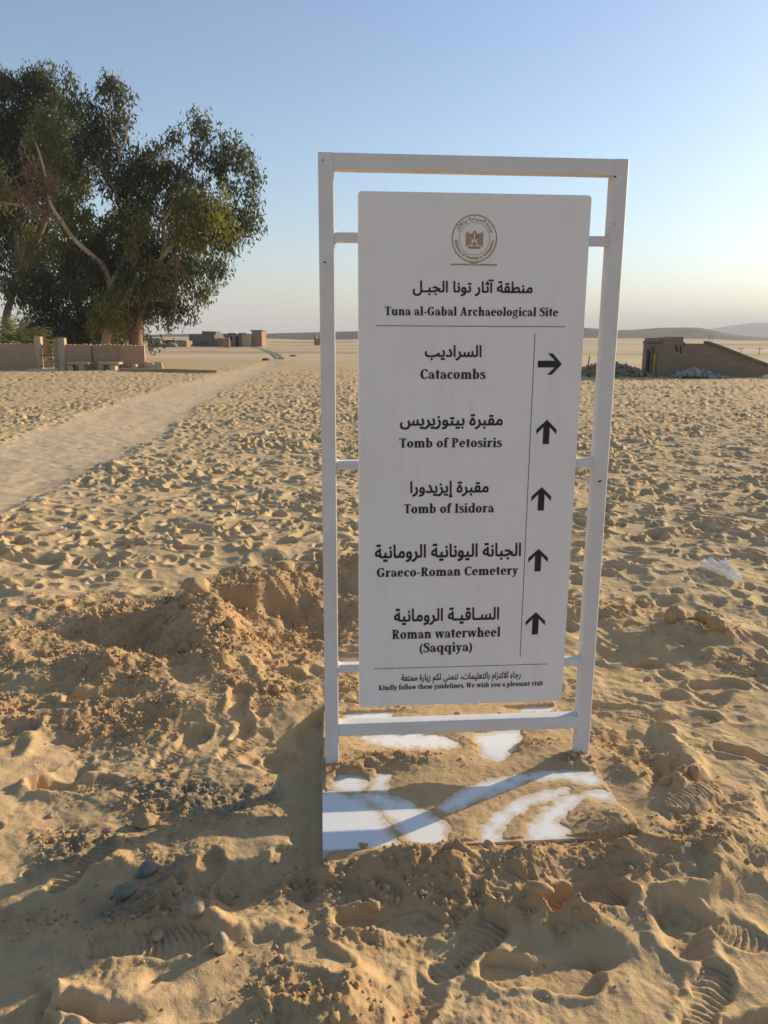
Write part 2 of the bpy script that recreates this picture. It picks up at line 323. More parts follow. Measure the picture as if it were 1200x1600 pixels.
# ------------------------------------------------------------------ materials
def new_mat(name):
    m = bpy.data.materials.new(name); m.use_nodes = True; nt = m.node_tree
    return m, nt, nt.nodes['Principled BSDF']
def N(nt, t, **k):
    n = nt.nodes.new(t)
    for a, b in k.items(): setattr(n, a, b)
    return n
def noise(nt, scale, detail=3, rough=.5, coord='Object', sx=1, sy=1, sz=1):
    tc = N(nt, 'ShaderNodeTexCoord'); mp = N(nt, 'ShaderNodeMapping'); mp.inputs['Scale'].default_value = (sx, sy, sz)
    nt.links.new(tc.outputs[coord], mp.inputs[0]); n = N(nt, 'ShaderNodeTexNoise')
    n.inputs['Scale'].default_value = scale; n.inputs['Detail'].default_value = detail; n.inputs['Roughness'].default_value = rough
    nt.links.new(mp.outputs[0], n.inputs['Vector']); return n
def ramp(nt, src, stops):
    r = N(nt, 'ShaderNodeValToRGB'); e = r.color_ramp.elements
    while len(e) < len(stops): e.new(.5)
    for i, (p, c) in enumerate(stops): e[i].position = p; e[i].color = (*c, 1)
    nt.links.new(src, r.inputs[0]); return r
def mixc(nt, fac, a, b, blend='MIX'):
    m = N(nt, 'ShaderNodeMix', data_type='RGBA', blend_type=blend)
    for s, v in ((m.inputs[0], fac), (m.inputs[6], a), (m.inputs[7], b)):
        if hasattr(v, 'is_linked'): nt.links.new(v, s)
        elif isinstance(v, tuple): s.default_value = (*v, 1)
        else: s.default_value = v
    return m.outputs[2]
def bump(nt, srcs, bsdf):
    prev = None
    for src, dist, st in srcs:
        b = N(nt, 'ShaderNodeBump'); b.inputs['Distance'].default_value = dist; b.inputs['Strength'].default_value = st
        nt.links.new(src, b.inputs['Height'])
        if prev: nt.links.new(prev.outputs[0], b.inputs['Normal'])
        prev = b
    nt.links.new(prev.outputs[0], bsdf.inputs['Normal'])
def simple(name, c0, c1, scale, rough=.9, bd=.0, bs=.6, detail=4, sx=1, sy=1, sz=1, metallic=0, fine=None):
    m, nt, b = new_mat(name); n = noise(nt, scale, detail, .6, sx=sx, sy=sy, sz=sz)
    r = ramp(nt, n.outputs[0], [(.3, c0), (.7, c1)]); nt.links.new(r.outputs[0], b.inputs['Base Color'])
    b.inputs['Roughness'].default_value = rough; b.inputs['Metallic'].default_value = metallic
    b.inputs['Specular IOR Level'].default_value = .25
    if bd: 
        L = [(n.outputs[0], bd, bs)]
        if fine: L.append((noise(nt, fine, 3, .6).outputs[0], bd * .3, bs))
        bump(nt, L, b)
    return m
SAND_A = (.52, .355, .19); SAND_B = (.63, .45, .26)
def sand_mat():
    m, nt, b = new_mat('sand')
    big = noise(nt, .8, 4, .6); fine = noise(nt, 180, 3, .7); mid = noise(nt, 22, 4, .65)
    c = ramp(nt, big.outputs[0], [(.3, SAND_A), (.7, SAND_B)]).outputs[0]
    c = mixc(nt, .35, c, ramp(nt, mid.outputs[0], [(.3, (.45, .31, .145)), (.7, (.65, .485, .265))]).outputs[0])
    c = mixc(nt, .28, c, ramp(nt, fine.outputs[0], [(.25, (.28, .18, .085)), (.5, (.51, .365, .185)), (.78, (.73, .57, .35))]).outputs[0])
    def attr(n_): a = N(nt, 'ShaderNodeAttribute'); a.attribute_name = n_; return a.outputs['Fac']
    c = mixc(nt, attr('damp'), c, (.40, .25, .122))
    c = mixc(nt, attr('path'), c, (.66, .50, .32))
    grn = noise(nt, 95, 2, .7)
    gc = ramp(nt, grn.outputs[0], [(.35, (.15, .115, .07)), (.55, (.30, .23, .14)), (.7, (.46, .36, .235))]).outputs[0]
    c = mixc(nt, attr('gravel'), c, gc)
    st = noise(nt, 1, 4, .6, sx=.006, sy=.03)
    fc = ramp(nt, st.outputs[0], [(.38, (.34, .245, .15)), (.47, (.49, .36, .215)), (.6, (.63, .48, .29))]).outputs[0]
    c = mixc(nt, attr('plain'), c, fc)
    nt.links.new(c, b.inputs['Base Color']); b.inputs['Roughness'].default_value = .95; b.inputs['Specular IOR Level'].default_value = .12
    bump(nt, [(mid.outputs[0], .010, .55), (fine.outputs[0], .0028, .65)], b)
    return m
M = {}
M['sand'] = sand_mat()
M['clod'] = simple('sand_clod', (.37, .238, .115), (.51, .345, .178), 30, .95, .004, .6, fine=160)
M['gravel'] = simple('grey_gravel', (.19, .15, .10), (.44, .35, .235), 45, .95, .003, .5)
M['stone_blue'] = simple('blue_grey_stone', (.17, .16, .14), (.27, .25, .215), 35, .8, .002, .5, fine=200)
M['stone_green'] = simple('olive_grey_stone', (.17, .155, .105), (.28, .25, .17), 40, .85, .002, .5, fine=200)
M['stone_tan'] = simple('tan_stone', (.26, .20, .13), (.46, .36, .23), 45, .9, .003, .6, fine=200)
M['brick'] = None
def brick_mat(name, c0, c1, mortar, bw, bh, scale=1.0, vert=True, b_=.02):
    m, nt, b = new_mat(name)
    tc = N(nt, 'ShaderNodeTexCoord'); sp = N(nt, 'ShaderNodeSeparateXYZ'); nt.links.new(tc.outputs['Object'], sp.inputs[0])
    ad = N(nt, 'ShaderNodeMath'); ad.operation = 'ADD'; nt.links.new(sp.outputs[0], ad.inputs[0]); nt.links.new(sp.outputs[1], ad.inputs[1])
    cb = N(nt, 'ShaderNodeCombineXYZ'); nt.links.new(ad.outputs[0], cb.inputs[0]); nt.links.new(sp.outputs[2], cb.inputs[1])
    br = N(nt, 'ShaderNodeTexBrick'); nt.links.new(cb.outputs[0], br.inputs['Vector'])
    br.inputs['Scale'].default_value = 1; br.inputs['Brick Width'].default_value = bw; br.inputs['Row Height'].default_value = bh
    br.inputs['Mortar Size'].default_value = bh * .12; br.inputs['Color1'].default_value = (*c0, 1); br.inputs['Color2'].default_value = (*c1, 1); br.inputs['Mortar'].default_value = (*mortar, 1)
    n = noise(nt, 2.2, 5, .65); c = mixc(nt, .45, br.outputs[0], ramp(nt, n.outputs[0], [(.3, c0), (.7, c1)]).outputs[0])
    nt.links.new(c, b.inputs['Base Color']); b.inputs['Roughness'].default_value = .95; b.inputs['Specular IOR Level'].default_value = .15
    inv = N(nt, 'ShaderNodeMath'); inv.operation = 'SUBTRACT'; inv.inputs[0].default_value = 1; nt.links.new(br.outputs['Fac'], inv.inputs[1])
    bump(nt, [(inv.outputs[0], b_, .8), (n.outputs[0], .05, .5)], b)
    return m
M['mudbrick'] = brick_mat('mud_brick', (.42, .27, .15), (.50, .34, .195), (.33, .21, .12), .28, .10)
M['tombbrick'] = brick_mat('tomb_plaster_brick', (.25, .175, .115), (.33, .24, .16), (.25, .18, .12), .26, .09, b_=.006)
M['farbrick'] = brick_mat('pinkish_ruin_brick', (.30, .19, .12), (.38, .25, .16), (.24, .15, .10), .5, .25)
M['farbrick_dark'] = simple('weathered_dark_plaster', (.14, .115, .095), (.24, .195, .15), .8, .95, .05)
M['farred'] = simple('red_brown_brick', (.26, .155, .10), (.35, .215, .14), 1.2, .95, .05)
M['opening'] = simple('painted_opening_shade', (.035, .03, .025), (.06, .05, .04), 2)  # near-black colour paints the shade inside doorways, windows and wall gaps
M['gatepost'] = simple('pale_sandstone', (.40, .29, .18), (.52, .40, .26), 3, .9, .02)
M['gatewood'] = simple('weathered_red_brown_wood', (.24, .115, .055), (.36, .19, .10), 6, .8, .01, sz=.2)
M['slab'] = simple('pale_limestone_slab', (.52, .43, .31), (.68, .58, .44), 4, .9, .02)
M['rubble'] = simple('rubble_stone', (.17, .13, .09), (.40, .30, .20), 2.5, .95, .03)
M['ochre'] = simple('yellow_ochre_paint', (.42, .29, .06), (.52, .36, .09), 3)
M['asphalt'] = simple('brown_paving', (.13, .105, .08), (.20, .16, .12), 2)
M['kerb'] = simple('pale_kerb_stone', (.40, .30, .19), (.50, .39, .26), 2)
M['bark'] = simple('pale_eucalyptus_bark', (.32, .225, .14), (.56, .44, .31), 1.6, .85, .03, sz=.3, fine=14)
M['bark2'] = simple('brown_bark', (.16, .095, .06), (.30, .19, .12), 1.6, .9, .04, sz=.3, fine=14)
M['hill'] = simple('rocky_hill', (.055, .048, .042), (.19, .15, .11), .012, .95, 0, detail=6, sx=1, sy=1)
def leaf_mat(name, c0, c1, trans=.35):
    m, nt, b = new_mat(name)
    n = noise(nt, .9, 3, .6); r = ramp(nt, n.outputs[0], [(.3, c0), (.7, c1)])
    nt.links.new(r.outputs[0], b.inputs['Base Color']); b.inputs['Roughness'].default_value = .55; b.inputs['Specular IOR Level'].default_value = .3
    t = N(nt, 'ShaderNodeBsdfTranslucent'); hs = N(nt, 'ShaderNodeHueSaturation'); hs.inputs['Value'].default_value = 1.7; hs.inputs['Saturation'].default_value = 1.1
    nt.links.new(r.outputs[0], hs.inputs['Color']); nt.links.new(hs.outputs[0], t.inputs[0])
    mx = N(nt, 'ShaderNodeMixShader'); mx.inputs[0].default_value = trans
    nt.links.new(b.outputs[0], mx.inputs[1]); nt.links.new(t.outputs[0], mx.inputs[2])
    nt.links.new(mx.outputs[0], nt.nodes['Material Output'].inputs[0]); return m
M['leaf_dark'] = leaf_mat('dark_eucalyptus_leaf', (.038, .050, .022), (.095, .10, .042), .36)  # dark copy of the leaf colour, for foliage in shade
M['leaf_mid'] = leaf_mat('green_eucalyptus_leaf', (.10, .11, .03), (.20, .19, .055), .45)  # middle tone between the shaded and the sunlit leaf colours
M['leaf_lit'] = leaf_mat('sunlit_yellow_green_leaf', (.13, .145, .028), (.20, .195, .042), .45)  # bright copy: sunlight on the foliage put into the leaf colour
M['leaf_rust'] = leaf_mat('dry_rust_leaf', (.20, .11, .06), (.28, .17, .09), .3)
M['leaf_palm'] = leaf_mat('palm_frond_leaf', (.17, .19, .08), (.32, .30, .14), .4)
def paint_mat():
    m, nt, b = new_mat('white_paint')
    n = noise(nt, 9, 4, .6); f = noise(nt, 3.0, 5, .7)
    c = ramp(nt, n.outputs[0], [(.35, (.64, .62, .60)), (.65, (.71, .69, .665))]).outputs[0]
    dust = ramp(nt, f.outputs[0], [(.52, (0, 0, 0)), (.8, (1, 1, 1))]).outputs[0]
    bw = N(nt, 'ShaderNodeMath'); bw.operation = 'MULTIPLY'; bw.inputs[1].default_value = .22; nt.links.new(dust, bw.inputs[0])
    c = mixc(nt, bw.outputs[0], c, (.62, .52, .38)); nt.links.new(c, b.inputs['Base Color'])
    b.inputs['Roughness'].default_value = .55; b.inputs['Specular IOR Level'].default_value = .3
    bump(nt, [(noise(nt, 220, 2, .5).outputs[0], .0004, .35), (n.outputs[0], .0008, .4)], b); return m
M['white'] = paint_mat()
def panel_mat():
    m, nt, b = new_mat('printed_panel_white')
    n = noise(nt, 4, 4, .6); c = ramp(nt, n.outputs[0], [(.35, (.80, .775, .745)), (.65, (.83, .805, .775))]).outputs[0]
    sm = noise(nt, 3, 5, .7, sx=5, sz=.8); df = ramp(nt, sm.outputs[0], [(.5, (0, 0, 0)), (.8, (.3, .3, .3))]).outputs[0]; c = mixc(nt, df, c, (.62, .54, .43))
    nt.links.new(c, b.inputs['Base Color']); b.inputs['Roughness'].default_value = .5; b.inputs['Specular IOR Level'].default_value = .3
    bump(nt, [(noise(nt, 2.2, 2, .5).outputs[0], .002, .3)], b); return m
M['panel'] = panel_mat()
def plate_mat():
    m, nt, b = new_mat('dusty_white_plate')
    a = N(nt, 'ShaderNodeAttribute'); a.attribute_name = 'dust'
    n = noise(nt, 16, 6, .7); g = noise(nt, 260, 2, .6)
    ad = N(nt, 'ShaderNodeMath'); ad.operation = 'MULTIPLY_ADD'; ad.inputs[1].default_value = .9
    nt.links.new(n.outputs[0], ad.inputs[0]); nt.links.new(a.outputs['Fac'], ad.inputs[2])
    r = ramp(nt, ad.outputs[0], [(.62, (0, 0, 0)), (1.0, (1, 1, 1))]).outputs[0]
    c = mixc(nt, r, (.78, .785, .79), (.56, .41, .235)); c = mixc(nt, .06, c, g.outputs[1], 'OVERLAY')
    nt.links.new(c, b.inputs['Base Color']); b.inputs['Roughness'].default_value = .6; b.inputs['Specular IOR Level'].default_value = .3; return m
M['plate'] = plate_mat()
def flat(name, c, rough=.6):
    m, nt, b = new_mat(name); n = noise(nt, 60, 3, .6)
    r = ramp(nt, n.outputs[0], [(.3, tuple(x * .85 for x in c)), (.7, c)]); nt.links.new(r.outputs[0], b.inputs['Base Color'])
    b.inputs['Roughness'].default_value = rough; return m
M['ink'] = flat('black_print', (.012, .011, .013), .5)
M['gold'] = flat('gold_print', (.40, .25, .07), .5)
M['redprint'] = flat('red_print', (.42, .03, .04), .5)
M['rust'] = flat('rust_spot', (.10, .06, .04), .9)
def bag_mat():
    m, nt, b = new_mat('clear_plastic'); b.inputs['Base Color'].default_value = (.9, .9, .87, 1); b.inputs['Roughness'].default_value = .15
    b.inputs['Specular IOR Level'].default_value = .8
    t = N(nt, 'ShaderNodeBsdfTransparent'); mx = N(nt, 'ShaderNodeMixShader'); n = noise(nt, 30, 3, .6)
    r = ramp(nt, n.outputs[0], [(.4, (.25, .25, .25)), (.6, (.8, .8, .8))]); nt.links.new(r.outputs[0], mx.inputs[0])
    nt.links.new(t.outputs[0], mx.inputs[1]); nt.links.new(b.outputs[0], mx.inputs[2]); nt.links.new(mx.outputs[0], nt.nodes['Material Output'].inputs[0])
    return m
M['bag'] = bag_mat()

# ------------------------------------------------------------------ terrain mesh: one sheet, finer where the ground is near
def build_ground():
    oy = -1.2
    A = math.radians(38); nc = 770
    ang = np.concatenate([np.linspace(-math.pi, -A, 34)[:-1], np.linspace(-A, A, nc), np.linspace(A, math.pi, 34)[1:]])
    rr = list(np.linspace(.05, 2.35, 14)[:-1]); r = 2.35
    while r < 45:
        rr.append(r); r += .0052 if r < 4.9 else .0052 * (r / 4.9) ** 2.15
    while r < 9000: rr.append(r); r *= 1.06
    rr = np.array(rr)
    Rg, Ag = np.meshgrid(rr, ang, indexing='ij')
    X = Rg * np.sin(Ag); Y = oy + Rg * np.cos(Ag)
    Z, pm, rg, gm, tro = terrain(X, Y, True)
    nr, na = X.shape
    i = np.arange(nr - 1)[:, None] * na + np.arange(na - 1)[None, :]
    f = np.stack([i, i + 1, i + na + 1, i + na], -1).reshape(-1, 4)[:, ::-1]
    me = npmesh('ground', np.stack([X, Y, Z], -1).reshape(-1, 3), f)
    D = np.hypot(X, Y)
    fattr(me, 'path', pm * .6); fattr(me, 'gravel', gm * .85); fattr(me, 'damp', np.clip(.24 * (1 - sstep(3.2, 6.5, D)) + rg * .68, 0, .85))
    fattr(me, 'plain', sstep(34, 60, D))
    o = link('ground', me, M['sand'], None, True); tag(o, kind='structure')
    print('ground verts', nr * na, nr)
build_ground()
def gz(x, y): return float(terrain(np.array([x], float), np.array([y], float))[0])

# ------------------------------------------------------------------ distant ridges
def ridge(name, pts, Y0, depth, mat, seed, rough=.6):
    """pts: (photo column, photo row of the crest) along the ridge; a hill body with its own depth"""
    n = 90; m = 22
    pxs = np.linspace(pts[0][0], pts[-1][0], n); pys = np.interp(pxs, [p[0] for p in pts], [p[1] for p in pts])
    V = []
    for j in range(m):
        t = j / (m - 1)
        for i in range(n):
            c = at(pxs[i], Y0); H = max(height_at(pys[i], Y0, pxs[i]), 0)
            prof = math.sin(math.pi * t) ** 1.3
            y = Y0 + (t - .5) * depth; x = c.x + (t - .5) * depth * .1
            nz = float(fbm(np.array([x]), np.array([y]), depth * .22, 3, seed)[0])
            V.append((x, y, -1.0 + (H + 1.0) * prof * (1 + rough * nz * (1 - prof) * 1.5)))
    F = [(j * n + i, j * n + i + 1, (j + 1) * n + i + 1, (j + 1) * n + i) for j in range(m - 1) for i in range(n - 1)]
    o = link(name, npmesh(name, V, F), mat, None, True); return tag(o, kind='structure')
ridge('dune', [(240, 523), (330, 521), (412, 522), (440, 520.5), (500, 519), (560, 517.5), (620, 516), (700, 519), (800, 520)], 360, 130, M['hill'], 5)
ridge('hill', [(700, 522), (850, 516), (910, 512), (950, 516), (990, 515), (1030, 512), (1075, 511.5), (1095, 515), (1115, 520), (1150, 525), (1200, 528)], 560, 220, M['hill'], 9)
ridge('mountain', [(1040, 526), (1080, 521), (1110, 515), (1140, 509), (1180, 504), (1230, 507), (1330, 512), (1450, 522)], 2600, 1000, M['hill'], 15)

# ------------------------------------------------------------------ the direction sign
O3 = Vector((SB[0], SB[1], 0))
sign = thing('direction_sign', 'tall white metal frame sign with Arabic and English directions, arrows and a sandy base plate', 'sign', O3, SY)
# local frame: x along the sign, -y towards the camera, z up
HT = 2.1295; TB = .05
def member(name, x0, x1, y0, y1, z0, z1, mat='white', b=.003):
    mb = MB(); mb.box(x0, x1, y0, y1, z0, z1, b); return mb.build(name, M[mat], sign)
for x0 in (0, 1 - TB): member('post', x0, x0 + TB, 0, TB, 0.0, HT - .0005)
member('top_beam', TB - .001, 1 - TB + .001, .0008, TB - .0008, HT - TB, HT - .001)
member('bottom_beam', TB - .001, 1 - TB + .001, .0008, TB - .0008, .127, .176)
for z in (1.878, 1.138, .392):
    rb = member('crossbar', TB - .001, 1 - TB + .001, .008, .038, z - .015, z + .015, b=.002)
    for xs in (TB, 1 - TB):                                   # weld collars
        mb = MB(); s = 1 if xs < .5 else -1
        mb.tube([(xs - .001 * s, .023, z), (xs + .004 * s, .023, z), (xs + .008 * s, .023, z)], [.024, .021, .0165], 12)
        mb.build('weld', M['white'], rb, True)
# base plate: a shallow steel box, its top a grid that carries the dust
def build_plate():
    x0, x1, y0, y1, zt, t = -.012, 1.004, -.472, .43, 0.0, .030
    nx, ny = 170, 150; xs = np.linspace(x0, x1, nx); ys = np.linspace(y0, y1, ny)
    Xg, Yg = np.meshgrid(xs, ys, indexing='ij'); s = bare_sd(Xg, -Yg)
    V = np.stack([Xg, Yg, np.zeros_like(Xg)], -1).reshape(-1, 3)
    V[:, 2] -= .0  # flat steel
    i = np.arange(nx - 1)[:, None] * ny + np.arange(ny - 1)[None, :]
    Fs = [tuple(q) for q in np.stack([i, i + ny, i + ny + 1, i + 1], -1).reshape(-1, 4)]
    VL = [tuple(v) for v in V]
    bd = [(a, 0) for a in range(nx)] + [(nx - 1, b) for b in range(1, ny)] + [(a, ny - 1) for a in range(nx - 2, -1, -1)] + [(0, b) for b in range(ny - 2, 0, -1)]
    n0 = len(VL)
    for a, b in bd: q = V[a * ny + b]; VL.append((q[0], q[1], -t))
    for k, (a, b) in enumerate(bd):
        k2 = (k + 1) % len(bd); a2, b2 = bd[k2]; Fs.append((a * ny + b, n0 + k, n0 + k2, a2 * ny + b2))
    Fs.append(tuple(range(n0, n0 + len(bd)))[::-1])
    me = bpy.data.meshes.new('base_plate'); me.from_pydata(VL, [], Fs); me.update()
    d = np.clip(.46 + s.ravel() * 8, 0, .9); d = np.concatenate([d, np.full(len(bd), .0)])
    fattr(me, 'dust', d)
    link('base_plate', me, M['plate'], sign)
build_plate()
PX0, PX1, PZ0, PZ1 = .1248, .8828, .2432, 2.0169
def rounded_panel():
    mb = MB(); r = .012; k = 5; pts = []
    for cx, cz, a0 in ((PX1 - r, PZ1 - r, 0), (PX0 + r, PZ1 - r, 90), (PX0 + r, PZ0 + r, 180), (PX1 - r, PZ0 + r, 270)):
        for i in range(k + 1):
            a = math.radians(a0 + 90 * i / k); pts.append((cx + r * math.cos(a), cz + r * math.sin(a)))
    n = len(pts); e = .002; rings = []
    cx, cz = (PX0 + PX1) / 2, (PZ0 + PZ1) / 2
    for y, ins in ((-.0005 + e, 0), (-.0005, e), (.0075, 0)):
        rings.append([(x - math.copysign(ins, x - cx), y, z - math.copysign(ins, z - cz)) for x, z in pts])
    P = rings[1] + rings[0] + rings[2]
    F = [tuple(range(n))] + [(i, (i + 1) % n, n + (i + 1) % n, n + i) for i in range(n)] + [(n + i, n + (i + 1) % n, 2 * n + (i + 1) % n, 2 * n + i) for i in range(n)] + [tuple(range(2 * n, 3 * n))[::-1]]
    mb.poly(P, F); return mb.build('panel', M['panel'], sign)
panel = rounded_panel()
FRONT = -.0014
# drips, rust and touch-up marks on the frame
for x, z, s_ in ((.015, 2.105, .004), (.018, 1.80, .005), (.955, 2.075, .005), (.962, 1.93, .003), (.972, 1.075, .006), (.955, .02, .006), (.97, .03, .004)):
    mb = MB(); mb.poly([(x + s_ * math.cos(a) * random.uniform(.6, 1.5), -.0006, z + s_ * .7 * math.sin(a) * random.uniform(.6, 1.3)) for a in np.linspace(0, 2 * math.pi, 9)[:-1]], [tuple(range(8))])
    mb.build('rust_spot', M['rust'], sign)

# ---- lettering
class Ink:                                                   # flat print: pieces each a hair prouder than the last
    def __init__(s): s.v = []; s.f = []
    def quadstrip(s, A, B):
        n = len(s.v); k = len(A); s.v += list(A) + list(B)
        for i in range(k - 1): s.f.append((n + i, n + i + 1, n + k + i + 1, n + k + i))
    def poly(s, P): n = len(s.v); s.v += list(P); s.f.append(tuple(range(n, n + len(P))))
    def rect(s, x0, y0, x1, y1): s.poly([(x0, y0), (x1, y0), (x1, y1), (x0, y1)])
    def arc(s, cx, cy, rx, ry, tx, ty, a0=0, a1=360):
        k = max(6, int(abs(a1 - a0) / 12)); an = [math.radians(a0 + (a1 - a0) * i / k) for i in range(k + 1)]
        s.quadstrip([(cx + rx * math.cos(a), cy + ry * math.sin(a)) for a in an], [(cx + (rx - tx) * math.cos(a), cy + (ry - ty) * math.sin(a)) for a in an])
    def stroke(s, pts, wd):
        P = [Vector(p) for p in pts]; out = []; ww = []; m = 4
        for i in range(len(P) - 1):
            p0 = P[max(i - 1, 0)]; p1 = P[i]; p2 = P[i + 1]; p3 = P[min(i + 2, len(P) - 1)]
            for k in range(m): t = k / m; out.append(.5 * ((2 * p1) + (p2 - p0) * t + (2 * p0 - 5 * p1 + 4 * p2 - p3) * t * t + (3 * p1 - p0 - 3 * p2 + p3) * t ** 3)); ww.append(wd[i] * (1 - t) + wd[i + 1] * t)
        out.append(P[-1]); ww.append(wd[-1]); A = []; B = []
        for i, p in enumerate(out):
            d = (out[min(i + 1, len(out) - 1)] - out[max(i - 1, 0)]).normalized(); A.append((p.x - d.y * ww[i] / 2, p.y + d.x * ww[i] / 2)); B.append((p.x + d.y * ww[i] / 2, p.y - d.x * ww[i] / 2))
        s.quadstrip(A, B)
    def dot(s, cx, cy, r): s.poly([(cx + r * math.cos(a), cy + r * math.sin(a)) for a in np.linspace(0, 2 * math.pi, 11)[:-1]])
    def line(s, x0, y0, x1, y1, w0, w1=None):
        w1 = w1 or w0; s.poly([(x0 - w0 / 2, y0), (x0 + w0 / 2, y0), (x1 + w1 / 2, y1), (x1 - w1 / 2, y1)])
T, t_, X, A_, D_, S_ = .215, .08, .70, 1.06, -.32, .065
SS = ([(.56, .82), (.47, .95), (.31, .975), (.16, .89), (.15, .74), (.29, .60), (.45, .49), (.55, .34), (.52, .14), (.36, .025), (.18, .04), (.07, .18)], [.06, .08, .10, .17, .21, .22, .22, .21, .17, .10, .08, .06])
def glyph(ch):
    g = Ink(); R = g.rect; e = .075
    def stem(x, y0, y1, top='both', bot='both'):
        R(x, y0, x + T, y1)
        if bot == 'both': R(x - e, y0, x + T + e, y0 + S_)
        if bot == 'r': R(x, y0, x + T + e, y0 + S_)
        if top == 'both': R(x - e, y1 - S_, x + T + e, y1)
        if top == 'l': g.poly([(x - e, y1 - S_ * 1.2), (x + .02, y1 - S_ * 1.3), (x + T * .6, y1), (x - e, y1 - .012)])
    if ch == ' ': return g, .30
    if ch == '-': R(.04, .29, .34, .40); return g, .38
    if ch == ',': g.dot(.13, .09, .1); g.poly([(.12, 0), (.23, .08), (.19, -.1), (.07, -.2)]); return g, .28
    if ch == '(': g.arc(.47, .36, .40, .66, .16, .06, 115, 245); return g, .38
    if ch == ')': g.arc(-.09, .36, .40, .66, .16, .06, -65, 65); return g, .38
    if ch in 'li':
        stem(.10, 0, A_ if ch == 'l' else X, 'l')
        if ch == 'i': g.dot(.185, .93, .115)
        return g, .38
    if ch in 'nhmu':
        if ch == 'u':
            R(.09, .2, .09 + T, X); R(.02, X - S_, .2, X); g.arc(.34, .24, .25, .255, T, .13, 180, 300); R(.47, 0, .47 + T, X); R(.40, X - S_, .5, X); R(.6, 0, .73, S_); g.line(.40, .06, .49, .2, .1); return g, .76
        stem(.10, 0, A_ if ch == 'h' else X, 'l')
        w = .27
        for k in range(2 if ch == 'm' else 1):
            x = .10 + T + k * .37
            g.arc(x + .095, .44, w, .27, T, .12, 0, 150); R(x + .095 + w - T, 0, x + .095 + w, .45); R(x + .095 + w - T - e * .7, 0, x + .095 + w + e, S_)
        return g, .76 if ch != 'm' else 1.13
    if ch == 'r': stem(.10, 0, X, 'l'); g.arc(.44, .46, .20, .25, .1, .13, 75, 170); g.dot(.45, .62, .095); return g, .55
    if ch == 'o': g.arc(.34, .35, .31, .365, T, .07); return g, .68
    if ch == 'e': g.arc(.33, .35, .30, .365, T, .075, 0, 318); R(.12, .35, .62, .42); return g, .64
    if ch == 'c': g.arc(.33, .35, .30, .365, T, .08, 55, 315); g.dot(.47, .57, .085); return g, .58
    if ch in 'bpdqg':
        if ch in 'bp':
            g.arc(.38, .35, .31, .365, T, .08, -130, 130); stem(.09, 0 if ch == 'b' else D_, A_ if ch == 'b' else X, 'l', '' if ch == 'b' else 'both'); return g, .74
        if ch in 'dq':
            g.arc(.35, .35, .31, .365, T, .08, 50, 310); stem(.47, 0 if ch == 'd' else D_, A_ if ch == 'd' else X, 'l', 'r' if ch == 'd' else 'both'); return g, .75
        g.arc(.30, .45, .25, .26, .15, .065); g.arc(.32, -.10, .30, .20, .11, .07); R(.42, .62, .66, .72); g.poly([(.1, .12), (.2, .24), (.3, .18), (.2, .04)]); R(.18, .03, .5, .13); return g, .66
    if ch == 'a':
        g.arc(.28, .46, .24, .255, .14, .08, 10, 150); g.dot(.125, .53, .085); R(.36, .05, .36 + T, .48); g.arc(.25, .19, .20, .205, .15, .075, 60, 330); R(.5, 0, .64, S_); return g, .64
    if ch == 's': g.stroke([(x * .80, y * .70) for x, y in SS[0]], [w_ * .85 for w_ in SS[1]]); R(.40, .50, .45, .70); R(.04, 0, .09, .20); return g, .50
    if ch == 't': R(.12, .15, .12 + T, .9); R(.01, X - .07, .42, X); g.arc(.30, .19, .18, .2, .15, .09, 180, 310); return g, .45
    if ch == 'f': R(.1, 0, .1 + T, .85); R(.0, X - .07, .40, X); R(.02, 0, .40, S_); g.arc(.34, .82, .24, .25, T, .1, 60, 180); g.dot(.44, .97, .085); return g, .43
    if ch in 'vwy':
        def v(x):
            g.line(x + .16, X, x + .30, 0, .2, .14); g.line(x + .50, X, x + .33, 0, .085, .085); R(x, X - S_, x + .32, X)
        v(0)
        if ch == 'w': v(.40); R(.8, X - S_, 1.0, X); return g, 1.0
        R(.40, X - S_, .62, X)
        if ch == 'y': g.line(.335, .05, .22, -.22, .1, .09); g.dot(.14, -.22, .09)
        return g, .62
    if ch == 'k': stem(.09, 0, A_, 'l'); g.line(.32, .3, .52, X, .09); R(.42, X - S_, .68, X); g.line(.36, .38, .58, 0, .2, .2); R(.44, 0, .74, S_); return g, .74
    C = 1.0
    if ch == 'T': stem(.27, 0, C, ''); R(.02, C - .075, .70, C); R(.02, .78, .07, C); R(.65, .78, .70, C); return g, .72
    if ch == 'I': stem(.12, 0, C); return g, .43
    if ch in 'PRBD':
        stem(.11, 0, C); R(.2, C - .075, .42, C)
        if ch in 'PR': g.arc(.40, .735, .30, .265, T, .075, -90, 90); R(.25, .47, .42, .545)
        if ch == 'R': g.line(.42, .5, .66, 0, .2, .22); R(.6, 0, .84, S_)
        return g, .74 if ch == 'P' else .82
    if ch in 'CG':
        g.arc(.45, .5, .41, .52, T + .02, .085, 48, 312); R(.69, .70, .745, .98)
        if ch == 'G': R(.56, .06, .56 + T, .44); R(.48, .40, .84, .46); return g, .86
        R(.69, .06, .745, .24); return g, .78
    if ch == 'S': g.stroke(*SS); R(.52, .70, .58, 1.0); R(.05, 0, .11, .30); return g, .64
    if ch == 'A': g.line(.40, C, .16, 0, .10, .09); g.line(.43, C, .66, 0, .2, .21); R(.25, .28, .55, .36); R(.02, 0, .30, S_); R(.5, 0, .84, S_); return g, .86
    if ch == 'K': stem(.11, 0, C); g.line(.34, .42, .62, C, .1); R(.5, C - S_, .8, C); g.line(.42, .55, .68, 0, .22, .22); R(.54, 0, .86, S_); return g, .84
